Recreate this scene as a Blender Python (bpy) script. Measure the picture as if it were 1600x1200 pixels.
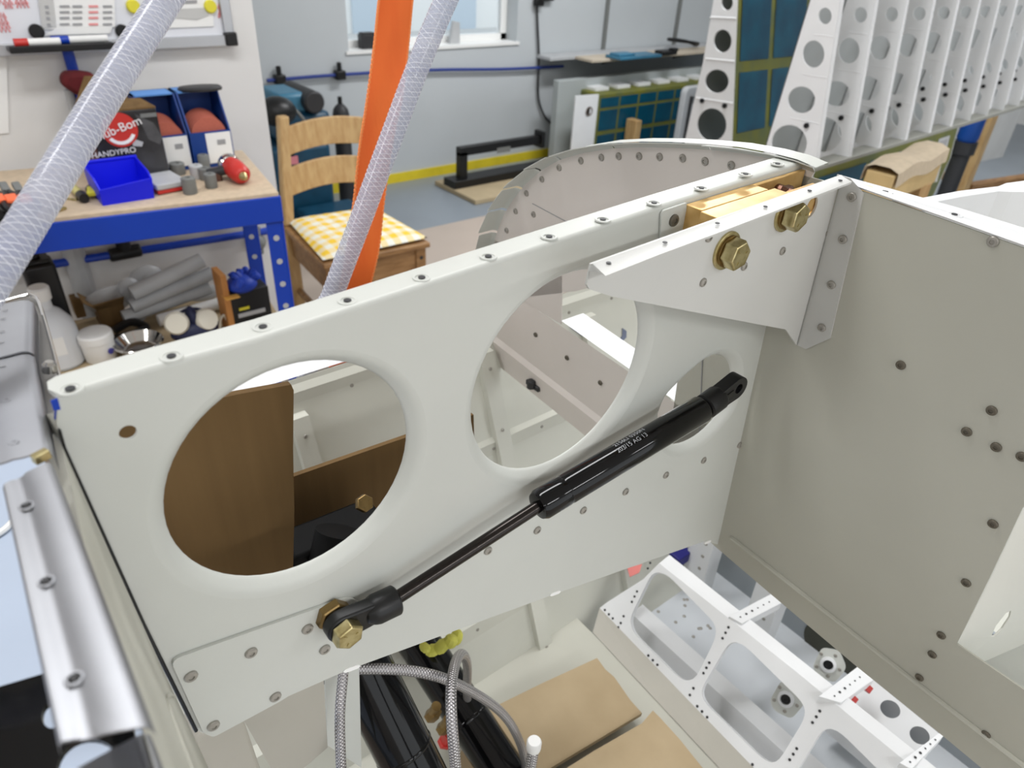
import bpy, bmesh, math, random
from mathutils import Vector as V, Matrix
from mathutils.geometry import tessellate_polygon
random.seed(7)
for _o in list(bpy.data.objects): bpy.data.objects.remove(_o, do_unlink=True)
SC = bpy.context.scene
COL = SC.collection

# ------------------------------------------------------------------ camera
FPX = 1109.0
_p, _r, _y = (math.radians(a) for a in (32.876, -3.223, 39.862))
CF = V((math.sin(_y)*math.cos(_p), math.cos(_y)*math.cos(_p), -math.sin(_p)))
_R0 = V((math.cos(_y), -math.sin(_y), 0)); _D0 = CF.cross(_R0)
CR = _R0*math.cos(_r) + _D0*math.sin(_r)
CD = _D0*math.cos(_r) - _R0*math.sin(_r)
CC = V((0, 0, 1.5))
cam_d = bpy.data.cameras.new('camera'); cam = bpy.data.objects.new('camera', cam_d); COL.objects.link(cam)
cam_d.sensor_width = 36.0; cam_d.lens = FPX/1600*36.0; cam_d.clip_start = 0.01; cam_d.clip_end = 100
cam.matrix_world = Matrix(((CR.x, -CD.x, -CF.x, CC.x), (CR.y, -CD.y, -CF.y, CC.y), (CR.z, -CD.z, -CF.z, CC.z), (0, 0, 0, 1)))
cam_d.dof.use_dof = True; cam_d.dof.focus_distance = 0.44; cam_d.dof.aperture_fstop = 13.0
SC.camera = cam

# ------------------------------------------------------------------ world, lamps, exposure
wd = bpy.data.worlds.new('daylight'); SC.world = wd; wd.use_nodes = True
_bg = wd.node_tree.nodes['Background']; _bg.inputs[0].default_value = (0.93, 0.97, 1.0, 1); _bg.inputs[1].default_value = 1.3
def area(name, loc, sx, sy, w, col=(0.98, 0.99, 1.0), rot=(0, 0, 0)):
    l = bpy.data.lights.new(name, 'AREA'); l.shape = 'RECTANGLE'; l.size = sx; l.size_y = sy; l.energy = w; l.color = col
    o = bpy.data.objects.new(name, l); COL.objects.link(o); o.location = loc; o.rotation_euler = rot
    return o
for _i, (_x, _yy, _w) in enumerate(((0.3, -2.5, 30), (2.6, -2.3, 22), (-2.2, 0.6, 22), (0.5, 0.95, 22), (3.6, 0.2, 22), (3.2, 2.5, 54), (-1.8, -2.6, 12), (6.2, 1.2, 32))):
    area('ceiling_lamp', (_x, _yy, 2.74), 1.5, 0.3, _w)
SC.view_settings.view_transform = 'Standard'; SC.view_settings.look = 'None'
SC.view_settings.exposure = 0.25; SC.view_settings.gamma = 1.0; SC.view_settings.use_curve_mapping = False

# ------------------------------------------------------------------ pixel rays of the survey
AX = {'x': 0, 'y': 1, 'z': 2}
def ray(px, py): return CR*((px-800)/FPX) + CD*((py-600)/FPX) + CF
def W(px, py, a, v):
    d = ray(px, py); i = AX[a]
    return CC + d*((v-CC[i])/d[i])
def WN(px, py, n, c):                       # plane n.p = c
    n = V(n); d = ray(px, py)
    return CC + d*((c - n.dot(CC))/n.dot(d))
def WL(pts, a, v): return [W(x, y, a, v) for x, y in pts]
def WNL(pts, n, c): return [WN(x, y, n, c) for x, y in pts]
def depth(p): return (p-CC).dot(CF)
def mm(px, p): return px/FPX*depth(p)       # pixel length at a point, metres

# ------------------------------------------------------------------ materials
MATS = {}
def mat(name, col, rough=0.5, metal=0.0, var=0.0, vscale=8.0, bump=0.0, bscale=60.0, col2=None, trans=0.0, ior=1.45, coat=0.0, spec=0.5, emit=None, stretch=None, alpha=1.0):
    if name in MATS: return MATS[name]
    m = bpy.data.materials.new(name); m.use_nodes = True; nt = m.node_tree; b = nt.nodes['Principled BSDF']
    c = tuple(x/255.0 for x in col); lin = tuple(((x/12.92) if x <= 0.04045 else ((x+0.055)/1.055)**2.4) for x in c)
    b.inputs['Base Color'].default_value = (*lin, 1); b.inputs['Roughness'].default_value = rough; b.inputs['Metallic'].default_value = metal
    b.inputs['IOR'].default_value = ior; b.inputs['Transmission Weight'].default_value = trans; b.inputs['Coat Weight'].default_value = coat
    b.inputs['Specular IOR Level'].default_value = spec; b.inputs['Alpha'].default_value = alpha
    if emit: b.inputs['Emission Color'].default_value = (*lin, 1); b.inputs['Emission Strength'].default_value = emit
    if var or bump:
        tc = nt.nodes.new('ShaderNodeTexCoord'); mp = nt.nodes.new('ShaderNodeMapping'); nt.links.new(tc.outputs['Object'], mp.inputs[0])
        if stretch: mp.inputs['Scale'].default_value = stretch
    if var:
        n = nt.nodes.new('ShaderNodeTexNoise'); n.inputs['Scale'].default_value = vscale; n.inputs['Detail'].default_value = 5
        nt.links.new(mp.outputs[0], n.inputs['Vector'])
        mx = nt.nodes.new('ShaderNodeMix'); mx.data_type = 'RGBA'
        if col2:
            c2 = tuple(x/255.0 for x in col2); l2 = tuple(((x/12.92) if x <= 0.04045 else ((x+0.055)/1.055)**2.4) for x in c2)
        else: l2 = tuple(x*(1-var) for x in lin)
        mx.inputs['A'].default_value = (*lin, 1); mx.inputs['B'].default_value = (*l2, 1)
        cr = nt.nodes.new('ShaderNodeValToRGB'); cr.color_ramp.elements[0].position = 0.38; cr.color_ramp.elements[1].position = 0.66
        nt.links.new(n.outputs['Fac'], cr.inputs[0]); nt.links.new(cr.outputs[0], mx.inputs['Factor']); nt.links.new(mx.outputs['Result'], b.inputs['Base Color'])
    if bump:
        n2 = nt.nodes.new('ShaderNodeTexNoise'); n2.inputs['Scale'].default_value = bscale; n2.inputs['Detail'].default_value = 3
        nt.links.new(mp.outputs[0], n2.inputs['Vector'])
        bp = nt.nodes.new('ShaderNodeBump'); bp.inputs['Strength'].default_value = bump; bp.inputs['Distance'].default_value = 0.002
        nt.links.new(n2.outputs['Fac'], bp.inputs['Height']); nt.links.new(bp.outputs[0], b.inputs['Normal'])
    MATS[name] = m
    return m
PAINT = mat('cream_paint', (206, 208, 202), 0.42, var=0.04, vscale=9, bump=0.02, bscale=300)
PAINTG = mat('grey_primer_paint', (190, 189, 177), 0.45, var=0.06, vscale=7, bump=0.02, bscale=300)
WHITEP = mat('white_paint', (232, 233, 234), 0.38, var=0.03, vscale=12)
FARP = mat('pale_green_white_paint', (208, 208, 197), 0.4, var=0.05, vscale=10)
ALU = mat('bare_aluminium', (164, 165, 169), 0.48, 1.0, var=0.08, vscale=30, bump=0.03, bscale=40)
ALUD = mat('bare_aluminium_dull', (150, 148, 145), 0.33, 1.0, var=0.1, vscale=40)
RIVET = mat('rivet_steel', (170, 166, 158), 0.45, 0.4, var=0.15, vscale=300)
RIVETD = mat('rivet_dark_steel', (104, 98, 86), 0.5, 0.3)
ZINC = mat('yellow_zinc', (206, 194, 148), 0.3, 1.0, var=0.25, vscale=160, col2=(168, 152, 104))
ZINCB = mat('brown_zinc', (146, 122, 80), 0.35, 1.0, var=0.2, vscale=160)
GOLD = mat('gold_anodised', (226, 190, 128), 0.38, 0.55, var=0.12, vscale=60, col2=(206, 164, 98))
BLACKM = mat('black_gloss_paint', (9, 9, 10), 0.09, spec=0.4)
BLACKP = mat('black_plastic', (19, 19, 20), 0.4)
ROD = mat('dark_steel_rod', (52, 48, 46), 0.2, 0.85)
CARD = mat('cardboard', (112, 86, 50), 0.85, var=0.2, vscale=40, col2=(96, 72, 38), bump=0.15, bscale=90, stretch=(1, 1, 0.06))  # brown darkened so the occlusion inside the fuselage sits in the colour
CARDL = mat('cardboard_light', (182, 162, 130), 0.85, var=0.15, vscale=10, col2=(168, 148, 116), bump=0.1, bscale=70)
ORANGE = mat('orange_webbing', (255, 122, 44), 0.6, var=0.06, vscale=25, col2=(248, 108, 34), bump=0.2, bscale=260, stretch=(1, 1, 0.2))
WOOD = mat('pine_wood', (194, 162, 114), 0.5, var=0.3, vscale=9, col2=(176, 140, 92), stretch=(6, 6, 1.2))
WOODD = mat('dark_pine_wood', (158, 120, 78), 0.5, var=0.3, vscale=9, col2=(128, 92, 54), stretch=(1.2, 6, 6))
PLY = mat('chipboard_top', (206, 186, 160), 0.7, var=0.12, vscale=60)
BLUE = mat('blue_steel_paint', (2, 58, 172), 0.38)
BLUEB = mat('blue_plastic', (10, 22, 222), 0.4)
BLUEG = mat('blue_rubber', (22, 62, 176), 0.5)
WALLW = mat('white_wall_paint', (226, 225, 223), 0.8, var=0.03, vscale=2)
WALLG = mat('grey_wall_paint', (188, 193, 196), 0.8, var=0.04, vscale=1.5)
FLOORG = mat('grey_blue_floor_paint', (140, 148, 156), 0.35, var=0.12, vscale=2.5)
FLOORB = mat('beige_floor_paint', (186, 172, 160), 0.5, var=0.06, vscale=3)
YELLOW = mat('yellow_floor_paint', (222, 200, 44), 0.55, var=0.1, vscale=12)
TEAL = mat('teal_plastic', (14, 66, 92), 0.4, var=0.2, vscale=20)
TEALL = mat('light_teal_plastic', (62, 118, 146), 0.4)
FILM = mat('blue_protective_film', (2, 76, 98), 0.3, var=0.3, vscale=5, col2=(2, 52, 76))
OLIVE = mat('olive_primer', (112, 112, 38), 0.5, var=0.25, vscale=8, col2=(92, 100, 60))
DARK = mat('dark_grey', (46, 46, 48), 0.5)
GREY = mat('mid_grey', (120, 122, 120), 0.6, var=0.1, vscale=40)
GREYL = mat('light_grey', (182, 184, 186), 0.6, var=0.08, vscale=20)
RED = mat('red_paint', (196, 50, 44), 0.4)
MAROON = mat('maroon_cloth', (96, 26, 30), 0.9, var=0.3, vscale=30)
TERRA = mat('terracotta_abrasive', (188, 104, 86), 0.9, var=0.1, vscale=200)
BROWN = mat('brown_abrasive', (96, 66, 54), 0.9, var=0.15, vscale=120)
WHITEPL = mat('white_plastic', (236, 236, 234), 0.4)
MILK = mat('milky_plastic', (226, 229, 233), 0.35, trans=0.08)
PAPER = mat('paper', (240, 240, 238), 0.8)
PAPERG = mat('grey_paper', (196, 196, 194), 0.8)
PINK = mat('red_marker_ink', (232, 150, 150), 0.8)
INK = mat('grey_print', (158, 158, 160), 0.8)
SKYBLUE = mat('sky_blue_card', (92, 146, 214), 0.5)
DBLUE = mat('dark_blue_card', (14, 58, 132), 0.5)
NAVY = mat('navy_rubber', (26, 32, 66), 0.5)
CREAM = mat('cream_filter', (224, 220, 206), 0.7)
CHROME = mat('polished_steel', (210, 208, 204), 0.12, 1.0)
YELLOWT = mat('yellow_tape', (214, 212, 96), 0.6, var=0.1, vscale=60)
YELPL = mat('yellow_plastic', (224, 214, 60), 0.45)
NICKEL = mat('braided_core', (180, 176, 176), 0.4, 1.0)
PALEB = mat('pale_blue_board', (178, 190, 208), 0.5)
SALMON = mat('salmon_sticker', (226, 130, 124), 0.6)
NAVYB = mat('navy_plastic', (24, 24, 110), 0.5)
GREENB = mat('glass_bright', (220, 232, 240), 0.1, trans=0.9)
POLY = mat('clear_polythene', (206, 208, 210), 0.35, alpha=0.6, var=0.1, vscale=20)
PANE = mat('window_glass', (240, 246, 250), 0.02, trans=1.0, ior=1.02)

# ------------------------------------------------------------------ mesh builder
WORLD = {}
def frame(n):
    n = V(n).normalized(); u = n.orthogonal().normalized()
    if abs(n.z) < 0.95: u = V((0, 0, 1)).cross(n).normalized()
    return u, n.cross(u), n
def arc(c, r, n=(0, -1, 0), seg=40, ry=None, U=None, Vv=None):
    u, v, _ = frame(n) if U is None else (U, Vv, None)
    ry = ry or r
    return [c + u*(r*math.cos(2*math.pi*i/seg)) + v*(ry*math.sin(2*math.pi*i/seg)) for i in range(seg)]
def rnd(pts, r, n=4):
    out = []; m = len(pts)
    for i in range(m):
        p, a, b = pts[i], pts[i-1], pts[(i+1) % m]
        rr = r[i] if isinstance(r, (list, tuple)) else r
        if rr <= 0: out.append(p); continue
        da = min(rr, (a-p).length*0.45); db = min(rr, (b-p).length*0.45)
        q0 = p + (a-p).normalized()*da; q1 = p + (b-p).normalized()*db
        for k in range(n+1):
            t = k/n; out.append(q0*(1-t)**2 + p*(2*t*(1-t)) + q1*t*t)
    return out
def catmull(pts, n=8):
    out = []; m = len(pts)
    for i in range(m-1):
        p0 = pts[max(i-1, 0)]; p1 = pts[i]; p2 = pts[i+1]; p3 = pts[min(i+2, m-1)]
        for k in range(n):
            t = k/n
            out.append(0.5*((2*p1) + (p2-p0)*t + (2*p0-5*p1+4*p2-p3)*t*t + (3*p1-p0-3*p2+p3)*t**3))
    out.append(pts[-1].copy())
    return out
def sweep_frames(path):
    T = []
    for i in range(len(path)):
        T.append((path[min(i+1, len(path)-1)] - path[max(i-1, 0)]).normalized())
    u = T[0].orthogonal().normalized(); fr = []
    for t in T:
        u = (u - t*u.dot(t)).normalized(); fr.append((u, t.cross(u), t))
    return fr
class G:
    def __init__(s): s.v = []; s.f = []; s.m = []; s.uv = {}
    def xf(s, f):
        s.v = [f(p) for p in s.v]; return s
    def add(s, vs, fs, m=0, uv=None):
        b = len(s.v); s.v += [V(x) for x in vs]
        for k, f in enumerate(fs):
            if uv: s.uv[len(s.f)] = uv[k]
            s.f.append(tuple(i+b for i in f)); s.m.append(m)
        return s
    def box(s, c, d, R=None, m=0):
        c = V(c); d = V(d)/2; vs = []
        for x in (-1, 1):
            for y in (-1, 1):
                for z in (-1, 1):
                    q = V((x*d.x, y*d.y, z*d.z)); vs.append(c + (R @ q if R else q))
        return s.add(vs, [(0, 1, 3, 2), (4, 6, 7, 5), (0, 4, 5, 1), (2, 3, 7, 6), (0, 2, 6, 4), (1, 5, 7, 3)], m)
    def box2(s, a, b, m=0):
        a = V(a); b = V(b); return s.box((a+b)/2, [abs(b[i]-a[i]) for i in range(3)], None, m)
    def prism(s, pts, vec, m=0):
        n = len(pts); vec = V(vec)
        return s.add(list(pts) + [p+vec for p in pts], [tuple(range(n))[::-1], tuple(range(n, 2*n))] + [(i, (i+1) % n, n+(i+1) % n, n+i) for i in range(n)], m)
    def sheet(s, outer, holes=(), vec=(0, 0.001, 0), m=0):
        loops = [list(outer)] + [list(h) for h in holes]; vec = V(vec)
        tris = tessellate_polygon(loops); allp = [p for l in loops for p in l]; n = len(allp)
        fs = []
        for t in tris:
            a, b, c = (allp[i] for i in t); nn = (b-a).cross(c-a)
            t = tuple(t)
            if nn.dot(vec) > 0: t = t[::-1]
            fs.append(t); fs.append(tuple(i+n for i in t[::-1]))
        o = 0
        for l in loops:
            k = len(l); fs += [(o+i, o+(i+1) % k, n+o+(i+1) % k, n+o+i) for i in range(k)]; o += k
        return s.add(allp + [p+vec for p in allp], fs, m)
    def strip(s, A, B, m=0, closed=False):
        n = len(A); k = n if closed else n-1
        return s.add(list(A)+list(B), [(i, (i+1) % n, n+(i+1) % n, n+i) for i in range(k)], m)
    def lathe(s, o, axis, prof, seg=24, m=0, ell=None):
        u, v, w = frame(axis); o = V(o); vs = []; fs = []
        for r, h in prof:
            for i in range(seg):
                a = 2*math.pi*i/seg; vs.append(o + u*(r*math.cos(a)) + v*(r*math.sin(a)) + w*h)
        for j in range(len(prof)-1):
            for i in range(seg): fs.append((j*seg+i, j*seg+(i+1) % seg, (j+1)*seg+(i+1) % seg, (j+1)*seg+i))
        fs.append(tuple(range(seg))[::-1]); fs.append(tuple(range((len(prof)-1)*seg, len(prof)*seg)))
        return s.add(vs, fs, m)
    def cyl(s, a, b, r, r2=None, seg=20, m=0):
        a = V(a); b = V(b); L = (b-a).length
        return s.lathe(a, b-a, [(r, 0), (r if r2 is None else r2, L)], seg, m)
    def hexa(s, o, axis, af, h, m=0, rot=0.0, dome=True):
        u, v, w = frame(axis); R = af/math.sqrt(3); o = V(o)
        pr = [(R, 0), (R, h*0.82), (R*0.88, h)] if dome else [(R, 0), (R, h)]
        vs = []; fs = []
        for r, z in pr:
            for i in range(6):
                a = rot+math.pi/3*i; vs.append(o+u*(r*math.cos(a))+v*(r*math.sin(a))+w*z)
        for j in range(len(pr)-1):
            for i in range(6): fs.append((j*6+i, j*6+(i+1) % 6, (j+1)*6+(i+1) % 6, (j+1)*6+i))
        fs.append((5, 4, 3, 2, 1, 0)); fs.append(tuple(range((len(pr)-1)*6, len(pr)*6)))
        return s.add(vs, fs, m)
    def tube(s, path, r, seg=16, m=0, cap=True, vs_scale=1.0):
        fr = sweep_frames(path); vs = []; fs = []; uv = []; L = 0.0; Ls = [0.0]
        for i in range(1, len(path)): L += (path[i]-path[i-1]).length; Ls.append(L)
        for i, p in enumerate(path):
            rr = r(i/(len(path)-1)) if callable(r) else r
            u, v, _ = fr[i]
            for k in range(seg): a = 2*math.pi*k/seg; vs.append(p+u*(rr*math.cos(a))+v*(rr*math.sin(a)))
        for i in range(len(path)-1):
            for k in range(seg):
                k2 = (k+1) % seg; fs.append((i*seg+k, i*seg+k2, (i+1)*seg+k2, (i+1)*seg+k))
                uv.append(((k/seg, Ls[i]), ((k+1)/seg, Ls[i]), ((k+1)/seg, Ls[i+1]), (k/seg, Ls[i+1])))
        if cap:
            fs.append(tuple(range(seg))[::-1]); uv.append(((0, 0),)*seg)
            fs.append(tuple(range((len(path)-1)*seg, len(path)*seg))); uv.append(((0, 0),)*seg)
        return s.add(vs, fs, m, uv)
    def ball(s, c, r, seg=16, rings=10, m=0, R=None):
        r = V(r) if hasattr(r, '__len__') else V((r, r, r)); c = V(c); vs = []; fs = []
        for j in range(rings+1):
            t = math.pi*j/rings
            for i in range(seg):
                a = 2*math.pi*i/seg; q = V((r.x*math.sin(t)*math.cos(a), r.y*math.sin(t)*math.sin(a), r.z*math.cos(t)))
                vs.append(c + (R @ q if R else q))
        for j in range(rings):
            for i in range(seg): fs.append((j*seg+i, (j+1)*seg+i, (j+1)*seg+(i+1) % seg, j*seg+(i+1) % seg))
        return s.add(vs, fs, m)
    def obj(s, name, mats, parent=None, bevel=0.0, smooth=35, uvax=None, kind=None, label=None, seg=2, weld=True):
        me = bpy.data.meshes.new(name)
        lo = V([min(p[i] for p in s.v) for i in range(3)]); hi = V([max(p[i] for p in s.v) for i in range(3)])
        o = V(((lo.x+hi.x)/2, (lo.y+hi.y)/2, lo.z))
        me.from_pydata([tuple(p-o) for p in s.v], [], s.f)
        if not isinstance(mats, (list, tuple)): mats = [mats]
        for m in mats: me.materials.append(m)
        if len(mats) > 1: me.polygons.foreach_set('material_index', s.m)
        if s.uv or uvax:
            ul = me.uv_layers.new(name='UVMap')
            for p in me.polygons:
                for k, li in enumerate(p.loop_indices):
                    if uvax: q = s.v[me.loops[li].vertex_index]; ul.data[li].uv = (q.dot(uvax[0]), q.dot(uvax[1]))
                    elif p.index in s.uv: ul.data[li].uv = s.uv[p.index][k]
        if weld or smooth:
            bm = bmesh.new(); bm.from_mesh(me)
            if weld: bmesh.ops.remove_doubles(bm, verts=bm.verts, dist=1e-6)
            if weld: bmesh.ops.recalc_face_normals(bm, faces=bm.faces)
            bm.to_mesh(me); bm.free()
        if smooth:
            me.polygons.foreach_set('use_smooth', [True]*len(me.polygons)); me.set_sharp_from_angle(angle=math.radians(smooth))
        me.update()
        ob = place(name, me, o, parent)
        if bevel:
            b = ob.modifiers.new('bevel', 'BEVEL'); b.width = bevel; b.segments = seg; b.limit_method = 'ANGLE'; b.angle_limit = math.radians(40)
        if kind: ob['kind'] = kind
        if label: ob['label'] = label
        return ob
def place(name, me, o, parent=None, rot=None, scale=None):
    ob = bpy.data.objects.new(name, me); COL.objects.link(ob)
    o = V(o); WORLD[ob.name] = o
    if parent is not None: ob.parent = parent; ob.location = o - WORLD[parent.name]
    else: ob.location = o
    if rot is not None: ob.rotation_mode = 'QUATERNION'; ob.rotation_quaternion = rot
    if scale: ob.scale = (scale, scale, scale)
    return ob
def thing(name, label, cat, loc, group=None):
    o = bpy.data.objects.new(name, None); COL.objects.link(o); o.location = loc; WORLD[o.name] = V(loc); o.empty_display_size = 0.05
    return tag(o, label, cat, group)
def tag(o, label, cat, group=None, kind=None):
    o['label'] = label; o['category'] = cat
    if group: o['group'] = group
    if kind: o['kind'] = kind
    return o
def struct(o): o['kind'] = 'structure'; return o
def text(s, size, loc, ux, uy, m, name, parent=None, extrude=0.0002, align='CENTER'):
    cu = bpy.data.curves.new(name, 'FONT'); cu.body = s; cu.size = size; cu.align_x = align; cu.align_y = 'CENTER'; cu.extrude = extrude
    t = bpy.data.objects.new('tmp_text', cu); COL.objects.link(t); bpy.context.view_layer.update()
    me = bpy.data.meshes.new_from_object(t.evaluated_get(bpy.context.evaluated_depsgraph_get()))
    bpy.data.objects.remove(t, do_unlink=True)
    ux = V(ux).normalized(); uz = ux.cross(V(uy)).normalized(); uy = uz.cross(ux)
    for v in me.vertices: v.co = ux*v.co.x + uy*v.co.y + uz*v.co.z
    me.materials.clear(); me.materials.append(m); me.name = name
    return place(name, me, loc, parent)
# shared rivet meshes
def _mesh(g, name, m):
    o = g.obj(name, m); me = o.data; bpy.data.objects.remove(o, do_unlink=True); return me
def _riv(name, m, R=0.0030, h=0.0012):
    return _mesh(G().lathe((0, 0, 0), (0, 0, 1), [(R, -0.0004), (R, h*0.35), (R*0.86, h*0.8), (R*0.45, h), (R*0.40, h*0.45), (R*0.1, h*0.4)], 14), name, m)
RV = _riv('rivet', RIVET); RVD = _riv('rivet_dark', RIVETD)
HOLE = _mesh(G().lathe((0, 0, 0), (0, 0, 1), [(0.0016, -0.0002), (0.0016, 0.0002), (0.0004, 0.0002)], 12), 'pilot_hole', DARK)
ZUP = V((0, 0, 1))
def rivet(loc, n, parent, me=RV, name='rivet', sc=1.0):
    me_o = place(name, me, loc, parent, rot=ZUP.rotation_difference(V(n).normalized()), scale=sc)
    return me_o

# ================================================================== room shell
WY = 4.2; LY = 2.3; LX = 0.855
struct(G().box2((-4, -4, -0.1), (9, WY+0.2, 0)).obj('floor', FLOORG, smooth=0))
g = G(); g.box2((-4, -4, 0), (2.9, 3.36, 0.002)); struct(g.obj('floor_beige_zone', FLOORB, smooth=0))
struct(G().box2((-4, LY, 0), (LX, WY+0.15, 2.8)).obj('wall_left', WALLW, smooth=0))
wl = W(541, 0, 'y', WY).x - 0.03; wr = W(808, 40, 'y', WY).x; wb = W(675, 74, 'y', WY).z
wl = W(545, 80, 'y', WY).x
outer = [V((LX, WY, 0)), V((9, WY, 0)), V((9, WY, 2.8)), V((LX, WY, 2.8))]
hole = [V((wl, WY, wb)), V((wr, WY, wb)), V((wr, WY, 1.9)), V((wl, WY, 1.9))]
struct(G().sheet(outer, [hole], (0, 0.22, 0)).obj('wall_back', WALLG, smooth=0))
struct(G().box2((-4, -4, 2.8), (9, WY+0.2, 2.9)).obj('ceiling', mat('ceiling_white', (232, 232, 230), 0.9), smooth=0))
struct(G().box2((LX, WY-0.012, 0.0), (9, WY, 0.06)).obj('baseboard_back', YELLOW, smooth=0))
struct(G().sheet([V((-4, -4, 0)), V((9, -4, 0)), V((9, -4, 2.8)), V((-4, -4, 2.8))], [[V((-1.6, -4, 0.02)), V((4.2, -4, 0.02)), V((4.2, -4, 2.6)), V((-1.6, -4, 2.6))]], (0, -0.1, 0)).obj('wall_front', WALLW, smooth=0))      # door-sized opening added behind the viewer to let in level daylight
struct(G().box2((9, -4.1, 0), (9.1, WY+0.2, 2.8)).obj('wall_right', WALLW, smooth=0))
struct(G().box2((-4.1, -4.1, 0), (-4, WY+0.2, 2.8)).obj('wall_far_left', WALLW, smooth=0))
# window
g = G(); fw = 0.045
g.box2((wl, WY+0.12, wb), (wl+fw, WY+0.17, 1.9)); g.box2((wr-fw, WY+0.12, wb), (wr, WY+0.17, 1.9))
g.box2((wl, WY+0.12, wb), (wr, WY+0.17, wb+fw)); g.box2((wl, WY+0.12, 1.86), (wr, WY+0.17, 1.9))
win = struct(g.obj('window_1', WHITEPL, smooth=0))
place_p = G().box2((wl+fw, WY+0.14, wb+fw), (wr-fw, WY+0.145, 1.86)).obj('pane', PANE, win, smooth=0)
G().box2((wl-0.02, WY-0.012, wb-0.012), (wr+0.02, WY+0.15, wb+0.006)).obj('window_sill', WHITEPL, win, smooth=0)
b = W(573, 66, 'y', WY+0.06)
tag(G().box2((b.x-0.045, WY+0.03, wb), (b.x+0.05, WY+0.09, wb+0.085)).box2((b.x-0.04, WY+0.035, wb+0.085), (b.x+0.045, WY+0.085, wb+0.095)).obj('sill_box', DARK, bevel=0.004), 'small dark box standing on the window sill at its left end', 'box')
b = W(705, 60, 'y', WY+0.08)
tag(G().prism([V((b.x-0.03, WY+0.05, wb)), V((b.x+0.05, WY+0.05, wb)), V((b.x+0.05, WY+0.05, wb+0.13)), V((b.x+0.0, WY+0.05, wb+0.14))], (0, 0.03, 0)).obj('sill_card', GREYL, bevel=0.003), 'grey card standing on the window sill behind the clear hose', 'card')
# outside: pale paving, a building and a white van
tag(G().box2((-2, WY+0.4, -0.1), (14, 30, -0.02)).obj('paved_yard', mat('yard_paving', (200, 200, 198), 0.8, var=0.1), smooth=0), 'pale paved yard seen outside the window', 'yard', kind='structure')
v = thing('outside_building', 'bright white building seen blurred outside the window', 'building', (7.5, 11.0, 0))
G().box2((3.0, 11.0, -0.02), (14.0, 12.0, 3.2)).obj('wall', WHITEPL, v, smooth=0)
for x in (5.6, 7.2, 8.9): G().box2((x, 10.96, -0.02), (x+0.7, 11.0, 1.9)).obj('door', mat('pale_blue_door', (196, 208, 218), 0.5), v, smooth=0)
# air pipes
def pipe(name, pts, r, m, label, cat='pipe', group=None):
    return tag(G().tube(pts, r, 10).obj(name, m), label, cat, group)
pp = [W(417, 126, 'y', WY-0.03), W(530, 117, 'y', WY-0.03), W(675, 109.5, 'y', WY-0.03), W(790, 108, 'y', WY-0.03), W(880, 103.5, 'y', WY-0.03)]
ap = thing('air_pipe', 'long thin blue air pipe running along the grey wall under the window', 'pipe', pp[0]); G().tube(catmull(pp, 6), 0.010, 10).obj('pipe', mat('navy_pipe', (44, 62, 132), 0.5), ap)
for px, py in ((437, 124), (531, 117)):
    c = W(px, py, 'y', WY-0.03)
    g = G(); g.box(c, (0.06, 0.05, 0.05)); g.cyl(c, c+V((0, 0, 0.07)), 0.014); g.obj('clamp', BLACKP, ap, bevel=0.006)
# whiteboard wall pipes
yy = LY-0.03
wp = thing('wall_air_pipe', 'blue air pipe dropping down the white wall behind the bench', 'pipe', W(110, 120, 'y', yy))
top = W(100, 60, 'y', yy); jx = W(168, 400, 'y', yy)
G().tube([V((top.x, yy, W(104, 79, 'y', yy).z+0.02)), V((top.x+0.01, yy, jx.z)), ], 0.014, 10).obj('drop_pipe', BLUE, wp)
G().tube([V((-0.5, yy, jx.z+0.03)), V((top.x, yy, jx.z)), V((LX-0.01, yy, jx.z-0.02))], 0.012, 10).obj('run_pipe', BLUE, wp)
g = G(); g.cyl((top.x-0.035, yy, jx.z), (top.x+0.055, yy, jx.z), 0.02, seg=14); g.cyl((top.x+0.01, yy, jx.z), (top.x+0.01, yy, jx.z+0.05), 0.02, seg=14); g.obj('tee_joint', BLACKP, wp, bevel=0.006)
c = W(402, 378, 'y', yy); G().cyl(c-V((0, 0, 0.04)), c+V((0, 0, 0.05)), 0.016).ball(c, 0.028).obj('valve', GREY, wp)
# grey upright trunking behind bench
c = W(135, 420, 'y', LY-0.02)
pipe('wall_trunking', [V((c.x-0.02, LY-0.02, 0.0)), V((c.x-0.02, LY-0.02, 0.75))], 0.03, GREYL, 'pale grey upright duct on the wall under the bench')

# ================================================================== whiteboard
by = LY-0.02
br = W(362, 67, 'y', by); wb_ = thing('whiteboard', 'large framed whiteboard with papers and magnets on the white wall', 'whiteboard', br)
G().box2((-1.2, by, br.z), (br.x, LY, br.z+0.9)).obj('board', mat('whiteboard_enamel', (226, 228, 234), 0.3), wb_, smooth=0)
g = G(); g.box2((-1.2, by-0.012, br.z-0.006), (br.x+0.006, LY, br.z+0.022)); g.box2((br.x-0.02, by-0.012, br.z), (br.x+0.008, LY, br.z+0.9))
g.obj('frame', mat('frame_silver', (190, 192, 196), 0.35, 0.6), wb_, bevel=0.002)
g = G(); g.box((br.x-0.004, by-0.008, br.z+0.012), (0.034, 0.024, 0.036)); g.obj('corner_cap', BLACKP, wb_, bevel=0.004)
t0 = W(12, 76, 'y', by-0.04); t1 = W(180, 74, 'y', by-0.04)
g = G(); g.box2((t0.x, by-0.07, t0.z-0.008), (t1.x, by, t0.z+0.002)); g.box2((t0.x, by-0.072, t0.z-0.008), (t1.x, by-0.066, t0.z+0.008)); g.obj('pen_tray', BLACKP, wb_, bevel=0.002)
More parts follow.
